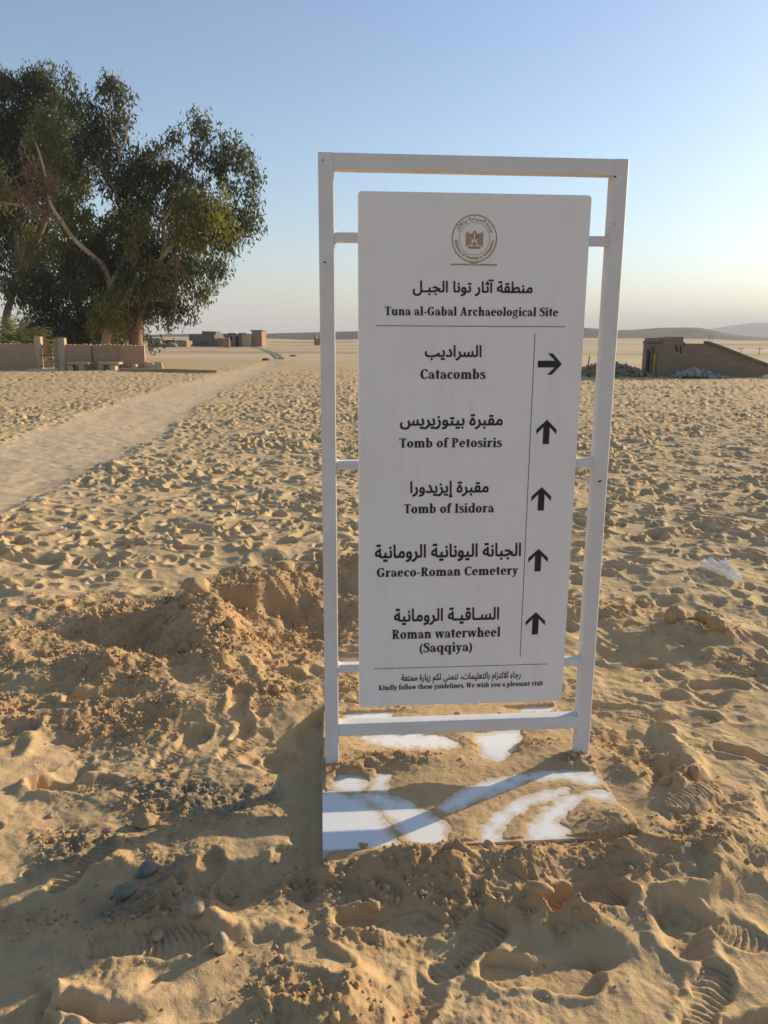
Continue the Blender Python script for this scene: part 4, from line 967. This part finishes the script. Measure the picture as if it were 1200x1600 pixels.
# ------------------------------------------------------------------ far ruins and tomb houses
YB = 106.0
def house(px0, px1, ptop, label, mat, Y=YB, depth=4.0, openings=(), lit=None, name='ruined_house', extra=None, pbase=541.5):
    c = at((px0 + px1) / 2, Y); hw = abs(at(px1, Y).x - at(px0, Y).x) / 2; H = height_at(ptop, Y, px0)
    t = thing(name, label, 'building', c)
    mb = MB(); wall = mat
    # walls in a ring round a sunken roof, each face with depth
    ops = [((a - (px0 + px1) / 2) * hw * 2 / (px1 - px0), (b - (px0 + px1) / 2) * hw * 2 / (px1 - px0), height_at(zt, Y), max(0, height_at(zb, Y))) for a, b, zt, zb in openings]
    xs = [-hw]
    for a, b, zt, zb in ops:
        mb.box(xs[-1], a, 0, .45, -.5, H); mb.box(a, b, 0, .45, zt, H)
        if zb > .3: mb.box(a, b, 0, .45, -.5, zb)
        xs.append(b)
    mb.box(xs[-1], hw, 0, .45, -.5, H)
    mb.box(-hw, -hw + .45, .451, depth, -.5, H - .02); mb.box(hw - .45, hw, .451, depth, -.5, H - .03); mb.box(-hw + .451, hw - .451, depth - .45, depth - .001, -.5, H - .04)
    mb.build('wall', wall, t)
    mb = MB(); mb.box(-hw + .452, hw - .452, .452, depth - .452, H - .6, H - .35); mb.build('roof', M['farbrick_dark'], t)
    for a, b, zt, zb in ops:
        mb = MB(); mb.box(a + .002, b - .002, .30, .40, zb + .002, zt - .002); mb.build('doorway' if zb < .3 else 'window', M['opening'], t)  # dark slab fills the opening as painted shade
    if extra: extra(t, hw, H)
    return t
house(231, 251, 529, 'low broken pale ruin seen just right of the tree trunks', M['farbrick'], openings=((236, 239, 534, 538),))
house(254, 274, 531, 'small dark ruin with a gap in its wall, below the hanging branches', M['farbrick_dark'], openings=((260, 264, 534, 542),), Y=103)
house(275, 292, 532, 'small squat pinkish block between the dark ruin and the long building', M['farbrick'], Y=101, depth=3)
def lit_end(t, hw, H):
    mb = MB(); mb.box(hw + .005, hw + 1.5, -.3, 3.5, -.5, H * .62); mb.build('side_wall', M['farbrick'], t)  # paler brick puts the sunlight on this end wall into its colour
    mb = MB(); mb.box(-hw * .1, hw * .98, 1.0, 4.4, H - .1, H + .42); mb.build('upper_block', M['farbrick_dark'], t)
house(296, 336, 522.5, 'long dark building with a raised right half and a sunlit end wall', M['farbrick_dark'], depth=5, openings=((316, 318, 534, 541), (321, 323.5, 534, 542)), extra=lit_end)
house(341, 350, 528, 'narrow sunlit ruin between the long building and the arcaded one', M['farbrick'], Y=104, depth=3)
def battlement(t, hw, H):
    for i in range(5):
        mb = MB(); xx = -hw + (i + .5) * 2 * hw / 5; mb.box(xx - .45, xx + .45, .02, .43, H + .003, H + .18 + .1 * (i % 2)); mb.build('parapet', M['farbrick'], t)
house(351, 391, 523.5, 'pinkish arcaded house with a row of dark openings under a parapet', M['farbrick'], depth=6, openings=((353.5, 357, 526, 533), (360, 363.5, 526, 533), (368, 374, 526.5, 541), (378, 381, 526, 533), (385, 388, 526, 533)), extra=battlement)
def tower_side(t, hw, H):
    mb = MB(); mb.box(-hw - 1.2, -hw - .01, -.5, 4.0, -.5, H * .80); mb.build('sunlit_side', M['kerb'], t)  # pale box added so the tower's left side looks sunlit
    mb = MB(); mb.box(-hw - .15, hw + .15, -.12, 4.1, H + .003, H + .16); mb.build('coping', M['farbrick_dark'], t)
house(394, 409.5, 517.5, 'red brown square tower house at the right end of the far ruins', M['farred'], depth=4, extra=tower_side)
mb = MB(); q = at(354.5, 98); mb.box(-.35, .35, 0, .5, -.3, 1.0, .05); mb.box(-.28, .28, .05, .45, .99, 1.25, .08); o = mb.build('stone_pillar', M['farbrick']); o.location = q; tag(o, 'short pale pillar standing in front of the arcaded house', 'pillar')
for i, (px, hw_, lb) in enumerate(((252, .6, 'low dark mound of stones before the ruins, left one'), (267, .7, 'low dark mound of stones before the ruins, below the branches'))):
    q = at(px, 97); stone('rock', q.x, q.y, hw_, M['farbrick_dark'], lb, 'rock', 120 + i, (1.4, 1, .6), 0, ICO2, z=0)
q = at(495, 150); mb = MB(); mb.box(-.5, -.1, 0, 2, -.5, 1.5, .02); mb.box(-.09, .9, 0, 2, -.5, .9, .02); o = mb.build('small_ruin', M['farbrick']); o.location = (q.x, q.y, 0); tag(o, 'tiny stepped ruin far off just left of the sign frame', 'building')

# ------------------------------------------------------------------ barrel-shaped brick tomb at the right
YT = 32.0
tp = lambda px: at(px, YT).x
hz = lambda py, px=1100: height_at(py, YT, px)
tomb = thing('brick_tomb', 'long low brown brick tomb sloping down to the right, shaded doorway at left', 'tomb', (tp(1030), YT, 0))
X0 = tp(1030)
out = [(1030, 590), (1030, 537), (1040, 536.5), (1104, 537), (1118, 541), (1140, 549), (1170, 560.5), (1200, 571), (1235, 582), (1240, 590)]
P2 = [(tp(a) - X0, hz(b, a)) for a, b in out]; P2[0] = (P2[0][0], -.4); P2[-1] = (P2[-1][0], -.4)
mb = MB(); n = len(P2); dep = 2.0
mb.poly([(a, 0, b) for a, b in P2] + [(a, dep, b) for a, b in P2], [tuple(range(n)), tuple(range(n, 2 * n))[::-1]] + [(i, (i + 1) % n, n + (i + 1) % n, n + i) for i in range(n)]); mb.build('side_wall', M['tombbrick'], tomb)
# coping along the top edge, a little proud
mb = MB()
for (a0, b0), (a1, b1) in zip(P2[3:8], P2[4:9]):
    mb.poly([(a0, -.08, b0 + .003), (a1, -.08, b1 + .003), (a1, .35, b1 + .003), (a0, .35, b0 + .003), (a0, -.08, b0 + .10), (a1, -.08, b1 + .10), (a1, .35, b1 + .10), (a0, .35, b0 + .10)],
            [(0, 1, 2, 3), (4, 5, 6, 7), (0, 1, 5, 4), (2, 3, 7, 6), (1, 2, 6, 5), (0, 3, 7, 4)])
mb.build('coping', M['farbrick_dark'], tomb)
def lumpy_box(x0, x1, y0, y1, z0, z1, seed, nx=10, amp=.05):
    m = MB(); r = random.Random(seed); top = [(x0 + (x1 - x0) * i / nx, z1 + r.uniform(-amp, amp)) for i in range(nx + 1)]
    for i in range(nx):
        (a, ha), (b, hb) = top[i], top[i + 1]
        m.poly([(a, y0, z0), (b, y0, z0), (b, y1, z0), (a, y1, z0), (a, y0, ha), (b, y0, hb), (b, y1, hb), (a, y1, ha)], [(4, 5, 6, 7), (0, 1, 5, 4), (2, 3, 7, 6), (0, 3, 2, 1)] + ([(0, 4, 7, 3)] if i == 0 else []) + ([(1, 2, 6, 5)] if i == nx - 1 else []))
    return m
lumpy_box(tp(1034) - X0, tp(1066) - X0, -.05, 2.2, hz(538) - .05, hz(528.5), 3).build('raised_block', M['tombbrick'], tomb)
lumpy_box(tp(1066.5) - X0, tp(1069.5) - X0, .0, 1.8, hz(538) - .05, hz(534), 4, 3).build('stepped_brickwork', M['tombbrick'], tomb)
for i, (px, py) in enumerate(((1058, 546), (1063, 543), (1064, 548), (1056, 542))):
    mb = MB(); mb.box(tp(px) - X0 - .035, tp(px) - X0 + .035, -.006, .05, hz(py) - .10, hz(py) + .05); mb.build('gap', M['opening'], tomb)  # dark inserts paint the shade in the gaps
# the end wall faces left: a framed doorway with an ochre board beside it, loose stones on top
HZT = hz(537)
mb = MB(); mb.box(-.012, .05, .68, 1.18, -.3, HZT - .34); mb.build('doorway', M['opening'], tomb)  # dark slab paints the shade inside the doorway
mb = MB(); mb.box(-.10, -.013, .56, .67, -.3, HZT - .26, .01); mb.box(-.10, -.013, 1.19, 1.30, -.3, HZT - .26, .01); mb.box(-.11, -.013, .54, 1.32, HZT - .258, HZT - .16, .01); mb.build('door_frame', M['farbrick_dark'], tomb)
mb = MB(); mb.box(-.04, -.014, .24, .50, .08, HZT - .40); mb.build('ochre_board', M['ochre'], tomb)
mb = MB(); mb.box(-.06, 2.0 * 0 + .4, .02, 1.98, HZT + .002, HZT + .07, .01); mb.build('end_coping', M['farbrick_dark'], tomb)
for i in range(6):
    r = random.Random(i); v, f = ICO2; vv = v * np.array([.12, .14, .06 + .02 * (i % 2)]) * r.uniform(.8, 1.15); oo = link('loose_stone', npmesh('loose_stone', vv, f), M['rubble'], tomb, True); oo.location = (.08, .25 + i * .31, HZT + .10)
# rubble bank left of the tomb and pale sacks at its foot
def pile(name, x0, x1, y0, y1, hgt, nmb, smin, smax, mat, label, cat, seed):
    r = np.random.default_rng(seed); t_ = r.uniform(0, 1, nmb); s_ = r.uniform(0, 1, nmb)
    X_ = x0 + (x1 - x0) * t_; Y_ = y0 + (y1 - y0) * s_; Hh = np.array([hgt(a) for a in X_]) * np.sin(np.pi * np.clip(s_, 0, 1)) ** .7
    S_2 = r.uniform(smin, smax, nmb); Z_ = Hh * r.uniform(.75, 1, nmb) - S_2 * .5
    o = scatter_blobs(name, np.stack([X_, Y_, Z_], -1), S_2, ICO1, mat, .25, False); return tag(o, label, cat, kind='stuff')
xa, xb = tp(902), tp(1026)
prof_r = lambda a: float(np.interp(a, [xa, tp(912), tp(930), tp(945), tp(965), tp(985), tp(1005), tp(1026)], [.15, .34, .40, .56, .60, .46, .30, .06]))
bank = MB(); nb = 40
bpts = [(xa + (xb - xa) * i / nb) for i in range(nb + 1)]
V = []; F = []
for i, a in enumerate(bpts):
    for j in range(9):
        s_ = j / 8; V.append((a, 31.6 + 2.2 * s_, -.1 + (prof_r(a) * .92 + .1) * math.sin(math.pi * s_) ** .8 + .05 * float(perlin(np.array([a * 2.1]), np.array([s_ * 5]), 66)[0])))
for i in range(nb):
    for j in range(8): F.append((i * 9 + j, i * 9 + j + 1, (i + 1) * 9 + j + 1, (i + 1) * 9 + j))
bk = thing('rubble_bank', 'low grey bank of rubble left of the brick tomb', 'rubble bank', (0, 0, 0))
link('earth_core', npmesh('earth_core', V, F), M['rubble'], bk, True)
pl = pile('rubble', xa, xb, 31.5, 33.6, prof_r, 420, .03, .11, M['rubble'], None, None, 5); pl.parent = bk
prof_s = lambda a: float(np.interp(a, [tp(1046), tp(1058), tp(1075), tp(1090), tp(1110), tp(1122)], [.05, .22, .38, .30, .14, .05]))
M['sack'] = simple('pale_dusty_stone', (.24, .215, .185), (.43, .39, .335), 3, .9, .03)
tag(pile('pale_rubble', tp(1046), tp(1122), 31.1, 31.7, prof_s, 90, .06, .16, M['sack'], None, None, 8), 'heap of pale grey stones at the foot of the brick tomb', 'rubble heap')
o = stone('stone_block', tp(1183), 31.0, .14, M['slab'], 'single white block on the sand by the low end of the tomb', 'stone', 88, (1.5, .8, .7), 0, ICO2, z=0)
def post(px, Y, ptop, label, arm=False, name='wooden_post', rad=.03, lean=0):
    q = at(px, Y); H = height_at(ptop, Y, px); mb = MB(); mb.tube([(0, 0, -.3), (lean * .5, 0, H * .5), (lean, 0, H)], [rad, rad * .9, rad * .8], 8)
    if arm: mb.tube([(-.28, 0, H * .85), (.28, 0, H * .85)], rad * .7, 6)
    o = mb.build(name, M['bark2']); o.location = q; return tag(o, label, 'post')
post(919, 33, 556, 'thin dark leaning stick in the rubble bank left of the right frame post', False, 'stick', .03, .08)
post(1158, 70, 543, 'left one of two far posts with crossbars behind the tomb slope', True, 'fence_post', .03)
post(1187, 70, 543, 'right one of two far posts with crossbars behind the tomb slope', True, 'fence_post', .03)
post(1049 + 58, 190, 523, 'left one of two tiny posts on the far plain below the blue mountain', False, 'fence_post', .07)
post(1111, 190, 524, 'right one of two tiny posts on the far plain below the blue mountain', False, 'fence_post', .07)
q = at(1049, 21); stone('rock', q.x, 21, .05, M['farbrick_dark'], 'small dark stone on the trodden sand between sign and tomb', 'rock', 99, (1.6, 1, .7), 0, ICO2)

# ------------------------------------------------------------------ trees
def leaves(name, blobs, Y, mat, parent, density, seed, size=(.16, .36), droop=.75):
    """blobs: (photo column, photo row, half-width px, half-height px, depth offset m, fullness)"""
    r = np.random.default_rng(seed); Pn = []; 
    for (px, py, rx, ry, dy, full) in blobs:
        c = np.array(at(px, Y + dy)); c[2] = height_at(py, Y + dy, px); k = (Y + dy) / FPX / .985
        R3 = np.array([rx * k, max(rx, ry) * k * .9, ry * k])
        nsub = max(4, int(rx * ry * .016 + 4))
        ncl = int(density * full * (rx * ry) ** 1.0 / 14)
        # twiglets gather in sub-tufts, with gaps between them
        tuft = r.normal(size=(nsub, 3)); tuft = tuft / np.linalg.norm(tuft, axis=1)[:, None] * r.uniform(.25, .95, (nsub, 1)) ** .6
        ti = r.integers(0, nsub, ncl); off = r.normal(size=(ncl, 3)) * .17
        q = (tuft[ti] + off); nrm = np.linalg.norm(q, axis=1); q = q / np.maximum(1, nrm / 1.08)[:, None]
        cl = c + q * R3
        kk = 11
        lp = np.repeat(cl, kk, 0) + r.normal(size=(ncl * kk, 3)) * np.array([.17, .17, .24])
        Pn.append(lp)
    P_ = np.concatenate(Pn); n = len(P_)
    L_ = r.uniform(*size, n); Wd = L_ * r.uniform(.28, .42, n)
    d = r.normal(size=(n, 3)); d[:, 2] = -np.abs(d[:, 2]) - droop; d /= np.linalg.norm(d, axis=1)[:, None]
    a = r.normal(size=(n, 3)); s = np.cross(d, a); s /= np.linalg.norm(s, axis=1)[:, None]
    v = np.stack([P_, P_ + d * (L_ * .45)[:, None] + s * (Wd * .9)[:, None], P_ + d * L_[:, None]], 1)
    f = np.arange(n * 3).reshape(-1, 3)
    me = npmesh(name, v.reshape(-1, 3), f); global LEAFN; LEAFN += n
    return link(name, me, mat, parent, False)
LEAFN = 0
def limb(parent, name, pts, r0, r1, Y, mat, dys=None):
    V = []; 
    for i, (px, py) in enumerate(pts):
        dy = dys[i] if dys else 0; q = at(px, Y + dy); z = height_at(py, Y + dy, px); V.append(Vector((q.x, q.y, z)))
    # smooth with Catmull-Rom
    W_ = []; 
    for i in range(len(V) - 1):
        p0 = V[max(i - 1, 0)]; p1 = V[i]; p2 = V[i + 1]; p3 = V[min(i + 2, len(V) - 1)]
        for k in range(4):
            t = k / 4; W_.append(.5 * ((2 * p1) + (p2 - p0) * t + (2 * p0 - 5 * p1 + 4 * p2 - p3) * t * t + (3 * p1 - p0 - 3 * p2 + p3) * t ** 3))
    W_.append(V[-1]); n = len(W_)
    mb = MB(); mb.tube(W_, [r0 + (r1 - r0) * (i / (n - 1)) ** .8 for i in range(n)], 9); return mb.build(name, mat, parent, True)
def tree(label, base_px, Y):
    q = at(base_px, Y); return thing('eucalyptus_tree', label, 'tree', (0, 0, 0))
DEN = 2.1
# rear left tree, dark
tA = tree('tall dark eucalyptus at the left edge of the picture, behind the palm', 20, 50)
limb(tA, 'trunk', [(10, 552), (14, 500), (24, 470), (36, 440), (42, 380), (45, 300), (50, 200)], .30, .06, 50, M['bark2'])
limb(tA, 'branch', [(36, 440), (60, 400), (90, 340), (104, 260), (100, 170)], .22, .05, 50, M['bark2'])
limb(tA, 'branch', [(24, 470), (8, 440), (-20, 400)], .2, .06, 50, M['bark'])
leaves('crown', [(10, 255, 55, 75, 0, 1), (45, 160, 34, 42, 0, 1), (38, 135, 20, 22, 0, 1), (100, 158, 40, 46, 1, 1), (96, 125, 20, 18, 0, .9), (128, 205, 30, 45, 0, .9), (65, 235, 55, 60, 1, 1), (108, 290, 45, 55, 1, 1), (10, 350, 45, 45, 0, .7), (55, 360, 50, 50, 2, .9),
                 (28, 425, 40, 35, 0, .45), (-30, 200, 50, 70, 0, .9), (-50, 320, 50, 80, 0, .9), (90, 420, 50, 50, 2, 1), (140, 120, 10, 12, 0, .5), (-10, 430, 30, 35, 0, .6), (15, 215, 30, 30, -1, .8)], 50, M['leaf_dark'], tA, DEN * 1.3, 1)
# central tree with the white trunk
tB = tree('eucalyptus with white bent trunk and forked pale limbs, behind the mud brick wall', 165, 43)
limb(tB, 'trunk', [(163, 552), (168, 525), (176, 500), (181, 465), (178, 440), (168, 412)], .28, .16, 43, M['bark'])
limb(tB, 'branch', [(168, 412), (150, 395), (128, 372), (112, 345), (98, 318), (95, 285), (88, 240), (80, 215)], .15, .04, 43, M['bark'], [-.3, -1.2, -1.8, -2.2, -2.4, -2.4, -2.2, -1.6])
limb(tB, 'branch', [(112, 345), (88, 330), (60, 322), (30, 318), (5, 312)], .13, .04, 43, M['bark'], [-.8, -1, -1, -1.2, -1.3])
limb(tB, 'branch', [(174, 502), (196, 470), (218, 440), (222, 425)], .13, .08, 43, M['bark'], [0, -.4, -.6, -.6])
limb(tB, 'branch', [(178, 445), (200, 410), (205, 360), (198, 300), (206, 250), (196, 205), (198, 150)], .13, .03, 43, M['bark'], [0, .3, .5, .3, 0, -.3, 0])
limb(tB, 'branch', [(203, 240), (218, 215), (222, 180)], .08, .03, 43, M['bark'])
limb(tB, 'branch', [(198, 300), (180, 265), (172, 220), (155, 175)], .10, .03, 43, M['bark'])
leaves('crown', [(152, 165, 20, 26, 0, .8), (200, 138, 22, 18, 0, .8), (212, 160, 20, 24, 0, .7), (180, 185, 22, 22, 0, .5), (216, 188, 13, 13, 0, .7), (165, 215, 22, 30, 0, .5), (178, 250, 24, 30, 0, .5), (192, 295, 20, 35, 0, .5), (160, 235, 16, 40, .8, .9), (145, 265, 20, 35, 1, .9),
                 (135, 380, 40, 45, 1.5, 1), (160, 425, 45, 50, 2, 1), (120, 470, 50, 45, 1.5, 1.1), (90, 510, 45, 35, 1, 1.1), (190, 390, 40, 45, 1.5, 1), (200, 470, 40, 50, 2, 1), (228, 395, 35, 40, 1, 1), (60, 460, 45, 40, 1, .9), (140, 520, 40, 30, 2, 1.2)], 43, M['leaf_dark'], tB, DEN * .8, 2)
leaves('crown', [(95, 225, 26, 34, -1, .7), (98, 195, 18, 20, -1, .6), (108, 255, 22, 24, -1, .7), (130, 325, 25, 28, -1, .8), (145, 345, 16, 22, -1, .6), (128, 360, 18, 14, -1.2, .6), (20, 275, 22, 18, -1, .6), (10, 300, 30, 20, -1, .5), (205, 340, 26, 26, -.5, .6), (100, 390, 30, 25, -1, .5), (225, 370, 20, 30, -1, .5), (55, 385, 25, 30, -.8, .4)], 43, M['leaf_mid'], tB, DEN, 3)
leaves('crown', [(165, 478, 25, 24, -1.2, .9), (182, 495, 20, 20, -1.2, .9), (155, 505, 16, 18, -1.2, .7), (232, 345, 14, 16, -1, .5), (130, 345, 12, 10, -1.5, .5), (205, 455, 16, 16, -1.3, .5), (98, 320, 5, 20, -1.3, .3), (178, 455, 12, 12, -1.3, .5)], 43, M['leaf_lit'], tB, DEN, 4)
leaves('dry_foliage', [(85, 270, 20, 22, -2.6, .7), (62, 305, 18, 22, -2.6, .6), (78, 325, 14, 20, -2.6, .5), (105, 290, 10, 14, -2.6, .5)], 43, M['leaf_rust'], tB, DEN, 5, (.12, .3), .3)
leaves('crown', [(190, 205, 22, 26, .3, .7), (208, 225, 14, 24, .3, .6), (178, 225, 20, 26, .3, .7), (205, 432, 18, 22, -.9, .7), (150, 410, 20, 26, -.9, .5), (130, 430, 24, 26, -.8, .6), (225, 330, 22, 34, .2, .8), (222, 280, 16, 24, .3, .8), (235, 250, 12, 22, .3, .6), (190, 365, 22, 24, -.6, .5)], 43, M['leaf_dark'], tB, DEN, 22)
# right leaning tree
tC = tree('eucalyptus leaning right with reddish brown trunks, crown reaching over the far ruins', 215, 44)
limb(tC, 'trunk', [(212, 552), (214, 520), (218, 490), (228, 465), (244, 440)], .44, .15, 44, M['bark2'])
limb(tC, 'branch', [(215, 520), (228, 480), (250, 440), (262, 420)], .2, .10, 44, M['bark2'], [-.3, -.4, -.5, -.5])
limb(tC, 'branch', [(200, 530), (212, 470), (205, 420), (200, 385)], .22, .08, 44, M['bark2'])
limb(tC, 'branch', [(244, 440), (262, 400), (276, 385), (290, 345), (284, 320), (262, 355)], .14, .04, 44, M['bark'], [0, -.8, -1, -1, -.8, -.6])
limb(tC, 'branch', [(262, 400), (268, 340), (280, 300), (300, 272), (318, 250), (332, 232), (345, 215)], .12, .03, 44, M['bark'])
limb(tC, 'branch', [(316, 250), (314, 215), (316, 190)], .06, .02, 44, M['bark'])
limb(tC, 'branch', [(262, 420), (285, 400), (280, 440), (278, 480), (272, 500)], .14, .05, 44, M['bark2'], [-.5, -1, -1, -1, -1])
limb(tC, 'branch', [(290, 400), (330, 380), (365, 345), (385, 300)], .12, .03, 44, M['bark2'])
leaves('crown', [(250, 245, 25, 20, 0, 1), (262, 265, 25, 25, 0, 1), (238, 262, 22, 24, 0, 1), (293, 218, 16, 15, 0, .9), (327, 190, 18, 14, 0, .8), (322, 176, 8, 8, 0, .6), (335, 205, 14, 16, 0, .7), (330, 235, 26, 22, 0, .7), (367, 222, 20, 18, 0, .9), (362, 245, 28, 22, 0, .8), (392, 250, 18, 24, 0, .8), (400, 275, 14, 18, 0, .7),
                 (348, 272, 24, 18, 0, .7), (300, 262, 20, 20, 0, .8), (282, 285, 24, 26, 0, 1), (315, 290, 24, 18, 0, .8), (235, 305, 36, 32, 0, 1.0), (245, 350, 30, 32, 1, .9), (290, 330, 24, 28, 1, .8), (385, 305, 22, 22, 0, .8), (402, 335, 14, 26, 0, .7), (380, 350, 26, 26, 0, .8), (372, 380, 24, 24, 0, .7), (350, 400, 26, 26, 0, .7), (338, 425, 18, 20, 0, .6), (335, 445, 10, 12, 0, .5),
                 (285, 380, 40, 36, 1, .9), (245, 410, 36, 40, 1, 1), (300, 420, 38, 40, .5, .8), (262, 455, 36, 36, .5, .8), (310, 462, 22, 26, 0, .6), (292, 485, 20, 18, 0, .6), (270, 490, 12, 26, -.5, .8), (240, 490, 30, 28, 0, .7), (225, 450, 30, 50, 1.2, 1), (268, 508, 7, 10, -.5, .7)], 44, M['leaf_dark'], tC, DEN * .72, 6)
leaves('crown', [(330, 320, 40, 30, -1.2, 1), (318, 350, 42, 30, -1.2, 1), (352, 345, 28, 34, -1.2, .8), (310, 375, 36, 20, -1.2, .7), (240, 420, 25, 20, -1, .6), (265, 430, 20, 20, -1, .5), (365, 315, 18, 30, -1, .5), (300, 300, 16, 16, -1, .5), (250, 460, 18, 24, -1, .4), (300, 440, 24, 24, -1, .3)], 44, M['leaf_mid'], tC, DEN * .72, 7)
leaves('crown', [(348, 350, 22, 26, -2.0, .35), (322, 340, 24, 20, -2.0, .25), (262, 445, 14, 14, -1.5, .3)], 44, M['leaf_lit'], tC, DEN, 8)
# dark foliage added to stand in for the shade behind the wall
tD = thing('shade_foliage', 'dark foliage added to stand in for the shade between the trunks behind the wall', 'shade_fill', (0, 0, 0))
leaves('foliage', [(60, 525, 40, 22, 0, 1.4), (110, 525, 36, 22, 0, 1.4), (200, 515, 26, 24, 2, 1.0), (140, 530, 20, 14, 1, 1.2), (240, 530, 14, 12, 1, .5)], 46, M['leaf_dark'], tD, DEN, 9)
for k, (px, py) in enumerate(((50, 540), (85, 535), (120, 538), (195, 535))):
    q = at(px, 46); mb = MB(); mb.tube([(q.x, q.y, -.2), (q.x + .1, q.y, 1.2), (q.x + random.uniform(-.3, .3), q.y, 2.0)], [.07, .05, .02], 6); mb.build('stem', M['bark2'], tD)
# palms
def palm(px, Y, ztop_py, label, seed, nf=34, L=2.6, trunk_h=1.0):
    r = random.Random(seed); q = at(px, Y); t = thing('palm', label, 'palm', q)
    mb = MB(); mb.tube([(0, 0, -.3), (.05, 0, trunk_h * .5), (0, 0, trunk_h)], [.28, .25, .2], 9); mb.build('trunk', M['bark2'], t)
    me_n = 0
    for k in range(nf):
        az = r.uniform(0, 2 * math.pi); el = r.uniform(.15, 1.35); ln = L * r.uniform(.7, 1.1); mb = MB(); pts = []
        for i in range(9):
            s_ = i / 8; e2 = el - 1.1 * s_ * s_; pts.append((pts[-1] if pts else Vector((0, 0, trunk_h))) + Vector((math.cos(az) * math.cos(e2), math.sin(az) * math.cos(e2), math.sin(e2))) * ln / 8 * (1 if i else 0))
        mb.tube(pts, [.02 - .017 * i / 8 for i in range(9)], 4)
        side = Vector((-math.sin(az), math.cos(az), 0))
        for i in range(2, 9):
            for sgn in (-1, 1):
                for h in (0, .5):
                    a_ = pts[i - 1].lerp(pts[i], h); d = (pts[i] - pts[i - 1]).normalized(); tip = a_ + (side * sgn * .75 + d * .6 + Vector((0, 0, -.15 + r.uniform(-.15, .1)))) * (.50 * (1 - .45 * (i / 8)))
                    mb.poly([a_, a_ + d * .07, tip], [(0, 1, 2)])
        mb.build('frond', M['leaf_palm'], t)
palm(22, 37.4, 480, 'bushy olive palm at the left edge behind the wall', 1, 70, 2.3, .9)
palm(50, 38.2, 500, 'smaller palm tuft between the left palm and the gate', 2, 40, 1.5, .8)
palm(-30, 38, 490, 'palm just outside the left edge behind the wall', 3, 26, 2.2, .9)
print('leaves', LEAFN)

# ------------------------------------------------------------------ desert haze: one closed box of even air round the place
def haze():
    mb = MB(); mb.box(-9500, 9500, -9500, 9500, -12, 160); m = bpy.data.materials.new('haze'); m.use_nodes = True; nt = m.node_tree; nt.nodes.clear()
    out = nt.nodes.new('ShaderNodeOutputMaterial'); pv = nt.nodes.new('ShaderNodeVolumePrincipled'); pv.inputs['Color'].default_value = (.86, .89, .94, 1); pv.inputs['Density'].default_value = HAZE
    nt.links.new(pv.outputs[0], out.inputs['Volume']); o = mb.build('haze', m); tag(o, 'thin pale desert haze in the air', 'haze', kind='stuff')
HAZE = .00038
USE_HAZE = True
if USE_HAZE: haze()
